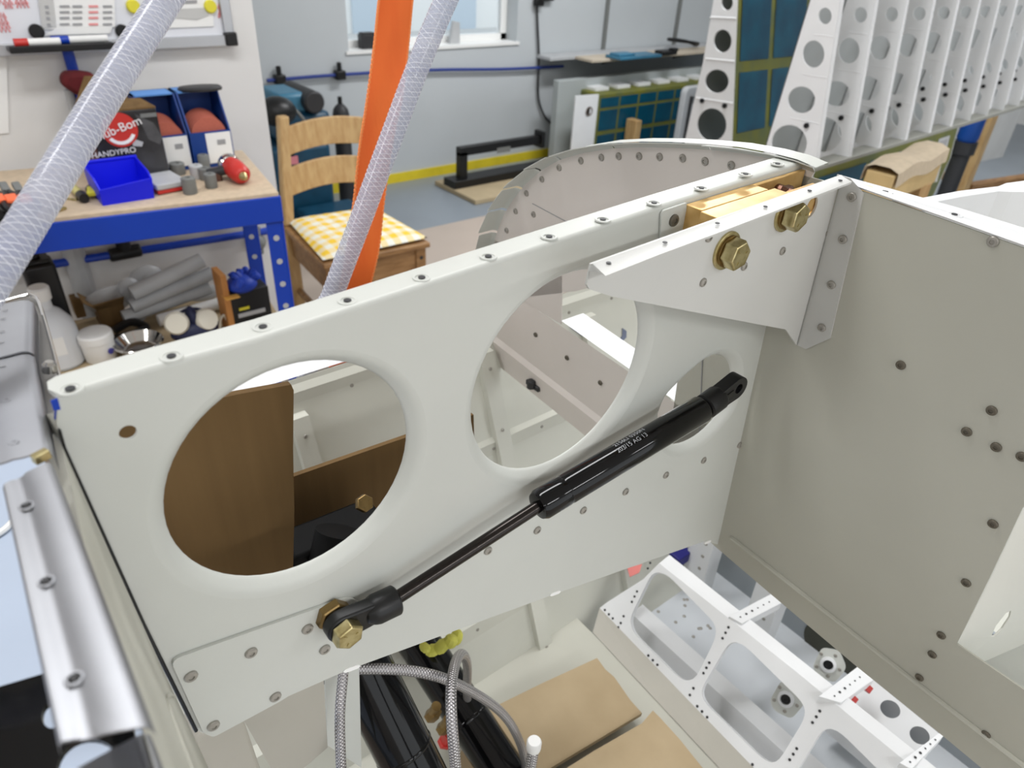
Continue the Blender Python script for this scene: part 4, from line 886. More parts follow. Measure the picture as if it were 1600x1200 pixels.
hq = [W(728, -60, 'y', 0.66), W(697, 0, 'y', 0.655), W(655, 100, 'y', 0.65), W(606, 230, 'y', 0.645), W(565, 340, 'y', 0.64), W(520, 460, 'y', 0.635), W(480, 580, 'y', 0.63)]
hq = [hq[0]+(hq[0]-hq[1])*8, hq[0]+(hq[0]-hq[1])*3] + hq + [hq[-1]+V((-0.02, 0, -0.4))]
clear_hose('clear_hose', hq, mm(17.5, W(620, 200, 'y', 0.645)), 'thinner clear braided hose hanging in front of the orange strap', nh=6, pitch=2.6)
# orange lifting strap
sL = [(604, -60), (593, 0), (585, 75), (573, 165), (562, 235), (553, 320), (543, 390), (531, 460), (515, 560)]
sR = [(652, -60), (645, 0), (638, 75), (629, 150), (615, 215), (601, 310), (592, 390), (576, 460), (556, 560)]
ys = [0.74, 0.735, 0.73, 0.72, 0.715, 0.71, 0.705, 0.70, 0.695]
A = [W(x, y, 'y', k) for (x, y), k in zip(sL, ys)]; B = [W(x, y, 'y', k) for (x, y), k in zip(sR, ys)]
A = [A[0]+(A[0]-A[1])*9, A[0]+(A[0]-A[1])*3] + A + [A[-1]+V((-0.02, -0.01, -0.3))]; B = [B[0]+(B[0]-B[1])*9, B[0]+(B[0]-B[1])*3] + B + [B[-1]+V((-0.02, -0.01, -0.3))]
A = catmull(A, 6); B = catmull(B, 6)
g = G(); n = len(A); th = V((0, 0.0025, 0))
for i in range(n-1):
    g.add([A[i], B[i], B[i+1], A[i+1]], [(0, 1, 2, 3)]); g.add([p+th for p in (A[i], B[i], B[i+1], A[i+1])], [(0, 3, 2, 1)])
    g.add([A[i], A[i+1], A[i+1]+th, A[i]+th], [(0, 1, 2, 3)]); g.add([B[i], B[i]+th, B[i+1]+th, B[i+1]], [(0, 1, 2, 3)])
st = thing('lifting_strap', 'bright orange webbing strap hanging behind the cream panel', 'strap', A[-1]); g.obj('webbing', ORANGE, st, smooth=30)
for E_, s_ in ((A, -1), (B, 1)):
    g = G()
    for i in range(0, n-1, 1):
        for f in (0.0, 0.5):
            p = E_[i].lerp(E_[i+1], f)+V((0, 0.001, 0)); g.ball(p, (0.0016, 0.0018, 0.0035), 6, 4)
    o_ = g.obj('stitched_edge', mat('orange_edge', (255, 150, 84), 0.7), st); o_['kind'] = 'stuff'

# ================================================================== fuselage
Y1 = 0.235
N2 = V((1, 0, 0.085)); C2 = 0.431 + 0.085*1.266            # forward bulkhead plane (aircraft stands slightly nose-up)
NF = V((0, 1, -0.4)); CFW = 0.132                            # far side skin
NB = V((0, -1, 0)); NX = V((-1, 0, -0.085)).normalized()
fus = thing('aircraft_fuselage', 'cream painted aircraft front fuselage under construction filling the foreground', 'aircraft fuselage', (0.3, 0.3, 0.66))
def p1(px, py, dy=0.0): return W(px, py, 'y', Y1+dy)
def p2(px, py, dx=0.0): return WN(px, py, N2, C2+dx)

# ---- rib panel with lightening holes
fold = [p1(92, 626), p1(240, 581), p1(400, 537), p1(720, 431), p1(1032, 327)]; fold.append(V((0.426, Y1, 1.3835)))
left = [p1(88, 660), p1(100, 700), p1(225, 975), p1(308, 1142)]
bot = [p1(330, 1150), p1(380, 1124), p1(430, 1097), p1(525, 1055), p1(560, 1041), p1(870, 927), p1(1100, 846)]
rb = p2(1137, 834); rb = V((0.4508, Y1, 1.055))
outer = fold + [V((0.431, Y1, 1.266)), V((0.4505, Y1, 1.036))] + bot[::-1] + left[::-1]
def hole(cx, cz, r, seg=56): return [V((cx+r*math.cos(2*math.pi*i/seg), Y1, cz+r*math.sin(2*math.pi*i/seg))) for i in range(seg)]
H = [(0.0820, 1.2936, 0.0552), (0.2363, 1.2909, 0.0618)]
h3px = [(1036, 645), (1046, 621), (1064, 602), (1084, 584), (1106, 567), (1126, 560), (1142, 563), (1151, 577), (1152, 602), (1143, 635), (1128, 657), (1110, 677), (1088, 693), (1064, 701), (1047, 694), (1037, 673)]
h3 = [p1(x, y) for x, y in h3px]; h3 = catmull(h3+[h3[0]], 3)[:-1]
LIP = 0.0075
def grow(loop, w):
    c = sum(loop, V())/len(loop); return [c+(p-c)*(1+w/(p-c).length) for p in loop]
big = [hole(*h) for h in H] + [h3]
small = [arc(p1(200, 676), 0.0029, (0, -1, 0), 20)]
th = V((0, 0.0012, 0))
g = G(); g.sheet(outer, [grow(l, LIP) for l in big] + small, th)
for l in big:
    prof = [(LIP, 0.0), (LIP*0.72, 0.0004), (LIP*0.40, 0.0022), (LIP*0.12, 0.0046), (0.0, 0.0058)]
    loops = [[p+V((0, d, 0)) for p in grow(l, w)] if w > 0 else [p+V((0, d, 0)) for p in l] for w, d in prof]
    for a, b in zip(loops, loops[1:]): g.strip(a, b, 0, True)
    g.strip(loops[-1], [p+V((0, 0.0012, 0)) for p in l], 0, True) if False else None
    g.strip(loops[-1], [p+V((0, 0.0012, 0)) for p in loops[-1]], 0, True)
rib = g.obj('rib_panel', PAINT, fus, smooth=40)
# top flange: rounded fold then flat, turned away from the viewer
up = [(86, 602), (240, 555), (400, 504), (720, 404), (1032, 307), (1232, 254)]
fl = []
fz = [p.z for p in fold]
edge = [W(x, y, 'z', z+0.002) for (x, y), z in zip(up, fz)]
edge[0] = V((0.0045, 0.2475, fz[0]+0.002)); edge[-1] = V((0.428, 0.2505, fz[-1]+0.002)); edge[1].y = 0.2485; edge[2].y = 0.25; edge[3].y = 0.2505; edge[4].y = 0.2505
_f0 = fold[0]; _e0 = edge[0]
fold2 = [_f0, _f0.lerp(fold[1], 0.05), _f0.lerp(fold[1], 0.13)] + fold[1:]
edge2 = [V((_e0.x+0.0006, Y1+0.0055, _e0.z)), V((_e0.x+0.0012, Y1+0.0105, _e0.z)), V((_e0.x+0.0042, _e0.y, _e0.z))] + edge[1:]
g = G(); r = 0.0022
rows = []
for i, p in enumerate(fold2):
    e = edge2[i]; row = []
    for k in range(6):
        a = math.pi/2*k/5; row.append(V((p.x+(e.x-p.x)*0.1*k/5, Y1+r-r*math.cos(a), p.z+r*math.sin(a)-0.0002)))
    row.append(V((e.x, e.y, p.z+r-0.0002))); row.append(V((e.x, e.y, p.z+r-0.0014))); rows.append(row)
for a, b in zip(rows, rows[1:]): g.strip(a, b)
g.add(rows[0], [tuple(range(len(rows[0])))])
tf = g.obj('top_flange', PAINT, rib, smooth=50)
zf = lambda x: max(fz[0], 0) if x < 0 else next((fold[i].lerp(fold[i+1], (x-fold[i].x)/(fold[i+1].x-fold[i].x)).z for i in range(len(fold)-1) if x <= fold[i+1].x), fz[-1]) + r - 0.0002
for px, py in ((110, 608), (268, 557), (411, 511), (543, 470), (659, 434), (763, 401), (858, 370), (942, 343), (1022, 317), (1096, 294), (1165, 272), (1215, 256)):
    q = W(px, py, 'z', 1.372); q = W(px, py, 'z', zf(q.x))
    rim = G().lathe(q, (0, 0, 1), [(0.0042, -0.0004), (0.0040, 0.0003), (0.0030, 0.0003), (0.0026, -0.0003)], 18).obj('dimple', PAINT, rib)
    place('pilot_hole', HOLE, q+V((0, 0, 0.0001)), rib, scale=1.0)
for px, py in ((762, 860), (839, 828), (911, 797), (977, 768), (1040, 742), (1099, 719), (1155, 695)): rivet(p1(px, py), NB, rib, sc=0.95)
# white ovals drawn on the lower edge where its slots show white
for px, py in ((550, 1046), (868, 928), (1106, 848)):
    c = p1(px, py, -0.0006); d = (p1(870, 927)-p1(560, 1041)).normalized(); u = V((0, 0, 1))
    pts = [c+d*(0.0030*math.cos(a)+(0.0022 if math.cos(a) > 0 else -0.0022))+u*(0.0016*math.sin(a)+0.0004) for a in [2*math.pi*i/20 for i in range(20)]]
    G().sheet(pts, (), (0, 0.0012, 0)).obj('edge_slot_oval', mat('bright_white', (250, 250, 248), 0.5), rib, smooth=0)
# blue masking film scrap at the left corner
G().sheet([p1(x, y, -0.0004) for x, y in ((79, 627), (90, 623), (95, 640), (84, 642))], (), (0, 0.0006, 0)).obj('blue_film_scrap', BLUE, rib, smooth=0)
# doubler plate lower left
dp = [p1(x, y, -0.0018) for x, y in ((318, 1146), (266, 1032), (548, 932), (576, 952), (540, 1030), (438, 1096), (334, 1152))]
g = G(); g.sheet(rnd(dp, [0.003, 0.005, 0.006, 0.006, 0.01, 0.002, 0.002]), (), (0, 0.0016, 0)); dbl = g.obj('doubler_plate', PAINT, fus, bevel=0.0005)
for px, py in ((298, 1056), (392, 1019), (480, 982), (507, 1014), (430, 1088), (333, 1133)): rivet(p1(px, py, -0.0018), NB, dbl, sc=1.0)

# ---- forward bulkhead, near part
bp = [p2(1350, 300), p2(1480, 345), p2(1600, 388), p2(1680, 418), p2(1700, 640), p2(1597, 795), p2(1545, 905), p2(1495, 1006), p2(1600, 1078), p2(1700, 1145), p2(1700, 1310), p2(1560, 1222), p2(1472, 1149), p2(1338, 1041), p2(1204, 928), p2(1106, 844)]
y_in = 0.305
top_in = V((0, y_in, 1.375)); top_in.x = C2-0.085*top_in.z; bot_in = V((0, y_in, 1.07)); bot_in.x = C2-0.085*bot_in.z
bp = bp[:16] + [V((C2-0.085*1.04, 0.262, 1.04)), V((C2-0.085*1.115, y_in, 1.115)), V((C2-0.085*1.285, y_in, 1.285)), V((C2-0.085*1.29, 0.238, 1.29)), V((C2-0.085*1.377, 0.238, 1.377))]
g = G(); g.sheet(bp, (), N2*0.0012); bh = g.obj('bulkhead', PAINTG, fus, smooth=30)
# folded top flange, turned forward, with a raised edge
ta = [(1308, 272), (1400, 297), (1500, 325), (1600, 356), (1680, 380)]; tb = [(1338, 293), (1400, 315), (1480, 345), (1600, 388), (1680, 418)]
zt = p2(1480, 343).z
g = G(); A = []; Bq = []
near = [p2(1332, 291), p2(1400, 315), p2(1480, 343), p2(1600, 386), p2(1680, 416)]
for p, (x, y) in zip(near, ta):
    q = W(x, y, 'z', p.z+0.001); A.append(q); Bq.append(p)
lip = [p+V((-0.0012, 0, 0.0012)) for p in Bq]; lip2 = [p+V((0.0008, 0, 0.0020)) for p in Bq]
g.strip(Bq, lip); g.strip(lip, lip2); g.strip(lip2, [a.lerp(b, 0.34)+V((0, 0, 0.0)) for a, b in zip(lip2, A)]); 
mid = [a.lerp(b, 0.34) for a, b in zip(lip2, A)]; mid2 = [a.lerp(b, 0.42)+V((0, 0, -0.0016)) for a, b in zip(lip2, A)]; mid3 = [a.lerp(b, 0.66)+V((0, 0, -0.0016)) for a, b in zip(lip2, A)]; mid4 = [a.lerp(b, 0.76) for a, b in zip(lip2, A)]
for a, b in ((mid, mid2), (mid2, mid3), (mid3, mid4), (mid4, A), (A, [p+V((0.0005, 0, -0.003)) for p in A])): g.strip(a, b)
tfl = g.obj('top_flange', WHITEP, bh, smooth=40)
for px, py in ((1383, 300), (1491, 336)):
    q = W(px, py, 'z', zt+0.0015); G().lathe(q, (0, 0, 1), [(0.0046, -0.001), (0.0044, 0.0005), (0.0030, 0.0005), (0.0026, -0.001)], 18).obj('dimple', WHITEP, bh); place('pilot_hole', HOLE, q+V((0, 0, 0.0003)), bh)
G().tube([p2(1098, 560)-N2*0.0004, p2(1092, 705)-N2*0.0004], 0.0005, 5).obj('panel_seam', INK, bh)
# yellow primer smear where the flange paint is worn
G().sheet([W(x, y, 'z', zt+0.0024) for x, y in ((1338, 287), (1352, 284), (1364, 293), (1350, 296))], (), (0, 0, 0.0002)).obj('worn_patch', mat('pale_yellow_primer', (232, 222, 170), 0.5), bh, smooth=0)
# pressed bead above the lower edge
bead = [p2(x, y) - N2*0.0006 for x, y in ((1143, 840), (1160, 853), (1281, 948), (1419, 1056), (1560, 1165), (1680, 1255))]
G().tube(catmull(bead, 4), 0.0022, 8).obj('pressed_bead', PAINTG, bh)
for px, py in ((1408, 570), (1552, 377), (1550, 641), (1511, 674), (1557, 698), (1597, 713), (1552, 818), (1510, 910), (1471, 992), (1457, 1022), (1437, 1058), (1541, 1147)):
    rivet(p2(px, py)-N2*0.0002, NX, bh, RVD if py > 560 else RV, sc=1.0)
# flanged edge of the opening at lower right and what lies beyond it
ed = [p2(1597, 795), p2(1545, 905), p2(1495, 1006)]
G().strip([p for p in ed], [p+V((0.008, 0.0, 0)) for p in ed]).obj('opening_flange', PAINT, bh)
E0, E1, E2 = p2(1495, 1006), p2(1597, 795), p2(1680, 630)
XW = V((0.16, -0.0456, 0))
n3 = XW.cross(E1-E0).normalized(); c3 = n3.dot(E0)
S0 = WN(1537, 1036, n3, c3); S1 = WN(1602, 1003, n3, c3)
slot = [WN(x, y, n3, c3) for x, y in ((1549, 994), (1556, 978), (1572, 958), (1580, 954), (1578, 964), (1566, 982), (1554, 994))]
Eb = E0+(E0-E1)*((E0.z-S0.z)/(E1.z-E0.z)); _of = V((0.003, 0, 0)); Eb, E0, E1, E2 = Eb+_of, E0+_of, E1+_of, E2+_of
G().sheet([Eb, E0, E1, E2, E2+XW, E0+XW, Eb+XW], [slot], (0, 0.001, 0)).obj('side_web', mat('glossy_cream', (228, 228, 220), 0.25), fus, smooth=0)
Sx = V((0.05, -0.25, 0))
G().add([Eb, Eb+XW, Eb+XW+V((0, -0.16, 0)), Eb+V((0, -0.16, 0))], [(0, 1, 2, 3)]).obj('side_shelf', PAINT, fus, smooth=0)
G().add([Eb+XW, E2+XW, E2+XW+V((0, -0.16, 0)), Eb+XW+V((0, -0.16, 0))], [(0, 1, 2, 3)]).obj('side_end', PAINT, fus, smooth=0)

# ---- forward bulkhead, arched far part with bent tabs
archpx = [(1266, 262), (1238, 250), (1200, 240), (1150, 231), (1100, 226), (1050, 223), (1000, 222), (950, 224), (905, 231), (868, 242), (840, 258), (815, 280), (797, 302), (782, 326), (772, 350), (764, 378), (758, 410)]
ar = [p2(x+6, y+8) for x, y in archpx]
low = [p2(770, 470), p2(900, 455), p2(1100, 400), p2(1230, 330)]
g = G(); g.sheet(ar + low, (), N2*0.0012); fb = g.obj('arched_bulkhead', mat('pinkish_cream_lit', (224, 217, 210), 0.45, var=0.05, vscale=9), fus, smooth=30)  # bulkhead paint lightened here for the extra light the arch catches
cen = V((0, 0.31, 1.15)); cen.x = C2-0.085*1.15
def tabrow(i0, i1, wid, s0, s1):
    A = []; Bq = []
    for k in range(9):
        t_ = i0+(i1-i0)*k/8; i = min(int(t_), len(ar)-2); p = ar[i].lerp(ar[i+1], t_-i)
        o_ = (p-cen).normalized(); s = s0+(s1-s0)*k/8
        A.append([p, p+o_*0.0016-N2*0.0012, p+o_*0.0036-N2*0.004, p+o_*0.0050-N2*(wid*s)])
    g = G()
    for a, b in zip(A, A[1:]): g.strip(a, b); g.strip([q+V((0, 0, 0.0007)) for q in a], [q+V((0, 0, 0.0007)) for q in b])
    for a in (A[0], A[-1]): g.strip(a, [q+V((0, 0, 0.0007)) for q in a])
    g.strip([a[-1] for a in A], [a[-1]+V((0, 0, 0.0007)) for a in A])
    return g
segs = [(0.0, 3.9, 0.010, 0.6, 1.15), (3.95, 6.9, 0.012, 0.7, 1.0), (6.95, 8.9, 0.012, 0.9, 1.0), (9.0, 10.0, 0.015, 0.9, 1.2), (10.1, 11.25, 0.017, 0.9, 1.2), (11.4, 12.7, 0.019, 1.0, 1.1), (12.85, 14.1, 0.019, 1.0, 1.1), (14.25, 15.6, 0.019, 1.0, 1.0)]
ro = [p+(p-cen).normalized()*0.0045 for p in ar[:10]]
G().strip([p-N2*0.002 for p in ro], [p+N2*0.011 for p in ro]).strip([p+N2*0.011 for p in ro], [p+N2*0.011+V((0, 0, -0.002)) for p in ro]).obj('crown_flange', PAINT, fb, smooth=60)
for s_ in segs: tabrow(*s_).obj('bent_tab', PAINT, fb, smooth=40)
for px, py in ((792, 360), (806, 330), (823, 302), (847, 280), (874, 262), (908, 251), (940, 246), (967, 244), (999, 244), (1031, 245), (1067, 247), (1102, 252), (1143, 258), (834, 335)): rivet(p2(px, py), NX, fb, sc=1.0)
G().tube([p2(832, 318)-N2*0.0002, p2(892, 350)-N2*0.0002], 0.0004, 5).obj('panel_seam', INK, fb)

# ---- corner bracket
YB = 0.2085
def pb(px, py, dy=0.0): return W(px, py, 'y', YB+dy)
bf = [pb(926, 412), pb(1119, 342), pb(1290, 281), pb(1316, 272)]
xr = 0.4225
zbt = pb(1312, 274).z-0.0005
brk = [pb(924, 413), pb(1120, 343)] + [V((xr, YB, zbt)), V((xr+0.007, YB, 1.264))] + [pb(1228, 515), pb(955, 463), pb(921, 452), pb(917, 445)]
slot1 = arc(pb(1268, 324), 0.0058, (0, -1, 0), 20, ry=0.0066)
g = G(); g.sheet(brk, [slot1], (0, 0.0014, 0))
# bend into the bulkhead
ft = p2(1352, 306); fbm = p2(1298, 529)
colA = [V((xr, YB, zbt)), V((xr+0.007, YB, 1.264))]
tA = V((C2-0.085*1.388-0.0012, YB-0.012, 1.388)); 
topr = p2(1351, 300)-N2*0.0012; botr = p2(1298, 528)-N2*0.0012
def bendrow(z_t, p_end, x0):
    q = V((C2-0.085*z_t-0.0012, YB-0.007, z_t)); a = V((x0, YB, z_t))
    out = []
    for k in range(7):
        t_ = k/6; out.append(a*(1-t_)**2 + V((q.x, YB, z_t))*(2*t_*(1-t_)) + q*t_*t_)
    out.append(p_end); return out
ra = bendrow(zbt, topr, xr); rb_ = bendrow(1.264, botr, xr+0.007)
g.strip(ra, rb_); g.strip([p+V((0.001, 0.001, 0)) for p in ra], [p+V((0.001, 0.001, 0)) for p in rb_]); g.strip([ra[-1], rb_[-1]], [ra[-1]+N2*0.0012, rb_[-1]+N2*0.0012])
bk = g.obj('corner_bracket', mat('light_grey_paint', (206, 206, 202), 0.4, var=0.03), fus, smooth=40)
# bracket flange, turned towards the viewer
fi = [pb(924, 411), pb(1020, 377), pb(1120, 341), pb(1230, 301), pb(1312, 273)]
fo_px = [(946, 431), (1032, 397), (1140, 357), (1245, 317), (1331, 284)]
g = G(); rows = []
for a, (x, y) in zip(fi, fo_px):
    b = W(x, y, 'z', a.z-0.0002); rows.append([a+V((0, 0.0004, -0.0022)), a+V((0, 0.0002, -0.0006)), a+V((0, -0.0008, 0.0)), b, b+V((0, 0, -0.0012))])
for a, b in zip(rows, rows[1:]): g.strip(a, b)
# curled left end
e = rows[0]; lf = [pb(918, 420), pb(918, 424, -0.001), pb(926, 418, -0.003)]
g.strip([e[0], e[2], e[3]], [pb(917, 446), pb(920, 424, -0.001), pb(932, 424, -0.004)])
g.obj('bracket_flange', mat('light_grey_paint', (206, 206, 202)), bk, smooth=60)
for px, py in ((951, 411), (1039, 379), (1121, 349), (1196, 323), (1265, 298), (1313, 282)):
    q = W(px, py, 'z', pb(1120, 341).z+0.0002 + (px-1120)*0.00002); q = W(px, py, 'z', fi[0].lerp(fi[-1], (px-930)/385).z+0.0001); place('pilot_hole', HOLE, q, bk, scale=0.75)
for px, py in ((1098, 441), (1162, 416), (1222, 392), (1107, 371)): rivet(pb(px, py), NB, bk, sc=0.85)
for px, py in ((1285, 337), (1278, 369), (1294, 305)): rivet(V((0.4258, YB-0.0012, pb(px, py).z)), V((-0.7, -0.7, 0)), bk, sc=0.85)
for px, py in ((1319, 373), (1301, 444), (1286, 511), (1333, 307)): rivet(p2(px, py)-N2*0.0013, NX, bk, RV, sc=0.95)
# bolts with washers
def bolt(c, n, af, h, parent, washer=True, rot=0.2, m=ZINC):
    n = V(n).normalized()
    if washer:
        G().lathe(c, n, [(af*0.72, -0.0002), (af*0.72, 0.0012), (af*0.66, 0.0015), (af*0.2, 0.0015)], 26).obj('washer', m, parent)
        G().lathe(c+n*0.0015, n, [(af*0.60, 0), (af*0.60, 0.0014), (af*0.2, 0.0014)], 26).obj('washer', ZINCB, parent); c = c+n*0.0029
    b = G().hexa(c, n, af, h, rot=rot).obj('bolt_head', m, parent, bevel=0.0004)
    u, v, w = frame(n)
    for a, L in ((0.4, 0.10), (2.3, 0.14), (4.2, 0.12)):       # raised grade marks
        q = c+n*(h+0.0001)+u*(af*0.28*math.cos(a))+v*(af*0.28*math.sin(a)); G().box(q, (af*L, 0.0006, 0.0005), Matrix((u, v, w)).transposed() @ Matrix.Rotation(a, 3, 'Z')).obj('grade_mark', m, parent)
    return b
bolt(pb(1134, 391), NB, 0.0150, 0.0075, bk); bolt(pb(1228, 333), NB, 0.0150, 0.0075, bk, rot=0.5)
# slot collar in gold
g = G(); lp = arc(pb(1268, 324, 0.0014), 0.0056, (0, -1, 0), 20, ry=0.0064); g.strip(lp, [p+V((0, 0.004, 0)) for p in lp], 0, True); g.obj('gold_bush', GOLD, bk)
# ---- gold hinge blocks
zb = pb(1119, 339).z
def gx(px, py, Y): return W(px, py, 'y', Y).x
xl = gx(1072, 322, Y1-0.001); zl = W(1074, 319, 'y', Y1-0.001).z; xr_ = gx(1253, 266, Y1-0.001); zr_ = W(1253, 264, 'y', Y1-0.001).z
ym = (Y1+YB)/2+0.001
def gblock(x0, x1, y0, y1, name, z0a=None):
    sl = (zr_-zl)/(xr_-xl); zz = lambda x: zl+(x-xl)*sl; h = 0.016
    return G().add([V((x0, y0, zz(x0)-h)), V((x1, y0, zz(x1)-h)), V((x1, y1, zz(x1)-h)), V((x0, y1, zz(x0)-h)), V((x0, y0, zz(x0))), V((x1, y0, zz(x1))), V((x1, y1, zz(x1))), V((x0, y1, zz(x0)))], [(3, 2, 1, 0), (4, 5, 6, 7), (0, 1, 5, 4), (1, 2, 6, 5), (2, 3, 7, 6), (3, 0, 4, 7)]).obj(name, GOLD, fus, bevel=0.0004)
xn = gx(1203, 290, ym)
gblock(xl, xn, ym+0.0003, Y1-0.0006, 'hinge_block'); gblock(xn, xr_, Y1-0.0034, Y1-0.0006, 'hinge_block')
gblock(gx(1094, 330, ym), gx(1210, 290, ym), YB+0.0018, ym-0.0003, 'hinge_block'); gblock(gx(1210, 290, ym), gx(1283, 279, YB+0.002), YB+0.0018, YB+0.0065, 'hinge_block')
q = V((xn+0.010, (ym+Y1)/2-0.002, zl+0.0)); q = W(1233, 287, 'y', ym+0.002)
G().cyl(V((q.x, YB+0.006, q.z-0.007)), V((q.x, Y1-0.002, q.z-0.007)), 0.0052, seg=20).obj('hinge_pin', mat('brown_steel', (92, 62, 48), 0.35, 0.8), fus)
G().hexa(V((q.x, ym+0.004, q.z-0.007)), (0, -1, 0), 0.011, 0.004).obj('pin_nut', mat('brown_steel', (92, 62, 48)), fus)
# small tab plate with rivet left of the blocks
G().sheet(rnd([p1(x, y, -0.0016) for x, y in ((1034, 330), (1073, 317), (1073, 372), (1031, 388))], [0.003, 0, 0, 0]), (), (0, 0.0014, 0)).obj('tab_plate', PAINT, fus, bevel=0.0003)
rivet(p1(1052, 344, -0.0016), NB, rib, RVD, sc=1.15)
# far end cap of the hinge bay
G().box2((xr_+0.004, Y1-0.002, zr_-0.03), (xr_+0.006, Y1+0.016, zr_+0.004)).obj('end_angle', PAINT, fus)

# ---- far side skin, stringers and inner structure seen through the holes
def pf(px, py, d=0.0): return WN(px, py, NF, CFW+d)
zt1 = pf(470, 590).z; zt2 = pf(900, 480).z
def onF(x, z, d=0.0): return V((x, CFW+d+0.4*z, z))
g = G(); g.sheet([onF(0.0, 0.66), onF(1.25, 0.66), onF(1.25, zt2+0.02), onF(0.15, zt1), onF(0.0, zt1-0.005)], (), (0, 0.0015, 0)); fs_ = g.obj('far_side_skin', FARP, fus, smooth=0)
g = G(); g.strip([onF(0.0, zt1-0.004), onF(0.15, zt1+0.002), onF(1.25, zt2+0.022)], [onF(0.0, zt1-0.004)+V((0, 0.035, 0.004)), onF(0.15, zt1+0.002)+V((0, 0.035, 0.004)), onF(1.25, zt2+0.022)+V((0, 0.035, 0.004))]); g.obj('sill_flange', WHITEP, fus, smooth=0)
def stringer(za, zb2, h, d, name='stringer'):
    g = G(); a0, b0 = onF(0.0, za), onF(1.2, zb2); n = V((0, -1, 0.0))
    g.strip([a0, b0], [a0+n*d+V((0, 0, -h*0.2)), b0+n*d+V((0, 0, -h*0.2))]); g.strip([a0+n*d+V((0, 0, -h*0.2)), b0+n*d+V((0, 0, -h*0.2))], [a0+n*d+V((0, -0.002, -h)), b0+n*d+V((0, -0.002, -h))]); g.strip([a0+n*d+V((0, -0.002, -h)), b0+n*d+V((0, -0.002, -h))], [a0+V((0, 0, -h*1.2)), b0+V((0, 0, -h*1.2))])
    s = g.obj(name, FARP, fs_, smooth=0)
    for k in range(16):
        t_ = (k+0.5)/16; q = a0.lerp(b0, t_)+n*d+V((0, -0.001, -h*0.6)); rivet(q, (0, -1, 0), fs_, sc=0.7)
stringer(zt1-0.004, zt2+0.014, 0.030, 0.006)
stringer(0.985, 1.0, 0.02, 0.006); stringer(0.80, 0.815, 0.03, 0.010)
# vertical frames on the far side
for px, py, wd_ in ((772, 640, 0.020), (472, 680, 0.018), (985, 930, 0.022), (1040, 560, 0.02)):
    c = pf(px, py); g = G(); g.prism([onF(c.x-wd_/2, 0.67, -0.010), onF(c.x+wd_/2, 0.67, -0.010), onF(c.x+wd_/2, zt1-0.03, -0.010), onF(c.x-wd_/2, zt1-0.03, -0.010)], (0, 0.010, 0)); g.obj('frame', FARP, fs_, smooth=0)
    for k in range(6): rivet(onF(c.x, 0.72+k*0.07, -0.0105), (0, -1, 0.3), fs_, sc=0.7)
# lower cross channel of the bulkhead
ct = [(868, 505), (1010, 617), (1075, 668)]; cb = [(775, 552), (950, 705), (1010, 755)]
g = G(); T0 = [p2(x, y, -0.004) for x, y in ((800, 455), (868, 506), (1010, 617), (1090, 680))]
zt_c = T0[1].z; 
def onB(y, z, d=0.0): return V((C2+d-0.085*z, y, z))
ya, yb = 0.57, 0.262
g.strip([onB(ya, zt_c+0.004), onB(yb, zt_c-0.012)], [onB(ya, zt_c-0.068), onB(yb, zt_c-0.088)])
g.strip([onB(ya, zt_c-0.068), onB(yb, zt_c-0.088)], [onB(ya, zt_c-0.074, -0.004), onB(yb, zt_c-0.094, -0.004)])
g.strip([onB(ya, zt_c-0.074, -0.004), onB(yb, zt_c-0.094, -0.004)], [onB(ya, zt_c-0.105, -0.002), onB(yb, zt_c-0.125, -0.002)])
chn = g.obj('cross_channel', mat('pinkish_cream_lit', (206, 200, 192)), fus, smooth=0)
g = G(); g.strip([onB(0.455, zt_c+0.0042), onB(yb, zt_c-0.0118)], [onB(0.455, zt_c+0.0042, 0.03), onB(yb, zt_c-0.0118, 0.03)]); g.obj('channel_flange', WHITEP, chn, smooth=0)
g = G(); g.sheet([onB(0.57, zt_c), onB(0.455, zt_c), onB(0.455, 1.22), onB(0.57, 1.22)], (), N2*0.001); g.obj('corner_web', mat('pinkish_cream_lit', (206, 200, 192)), chn, smooth=0)
for px, py in ((837, 523), (886, 559), (938, 598)): rivet(p2(px, py, -0.0005), NX, chn, RVD, sc=0.9)
c = p2(834, 602, -0.003); G().box(c, (0.006, 0.022, 0.006)).cyl(c+V((-0.004, 0, -0.002)), c+V((-0.004, 0, 0.008)), 0.005, seg=10).obj('anchor_nut', DARK, chn, bevel=0.001)
# opening in the far side, nose bay
G().sheet([pf(x, y, -0.002) for x, y in ((890, 511), (921, 504), (919, 532), (908, 524))], (), (0, 0.001, 0)).obj('access_opening', mat('slate_blue', (110, 118, 140), 0.6), fs_, smooth=0)
for x0, y0 in ((973, 525), (1000, 535)):
    a = [pf(x0+dx, y0+dy, -0.002) for dx, dy in ((0, -12), (6, -8), (6, 2), (-4, 12), (-6, 8), (0, 0))]; G().sheet(a, (), (0, 0.001, 0)).obj('access_opening', mat('slate_blue', (110, 118, 140)), fs_, smooth=0)
# floor tray and side tray
FZ = 0.72
G().box2((0.01, -0.15, FZ-0.004), (0.488, 0.43, FZ)).obj('floor_tray', PAINTG, fus, smooth=0)
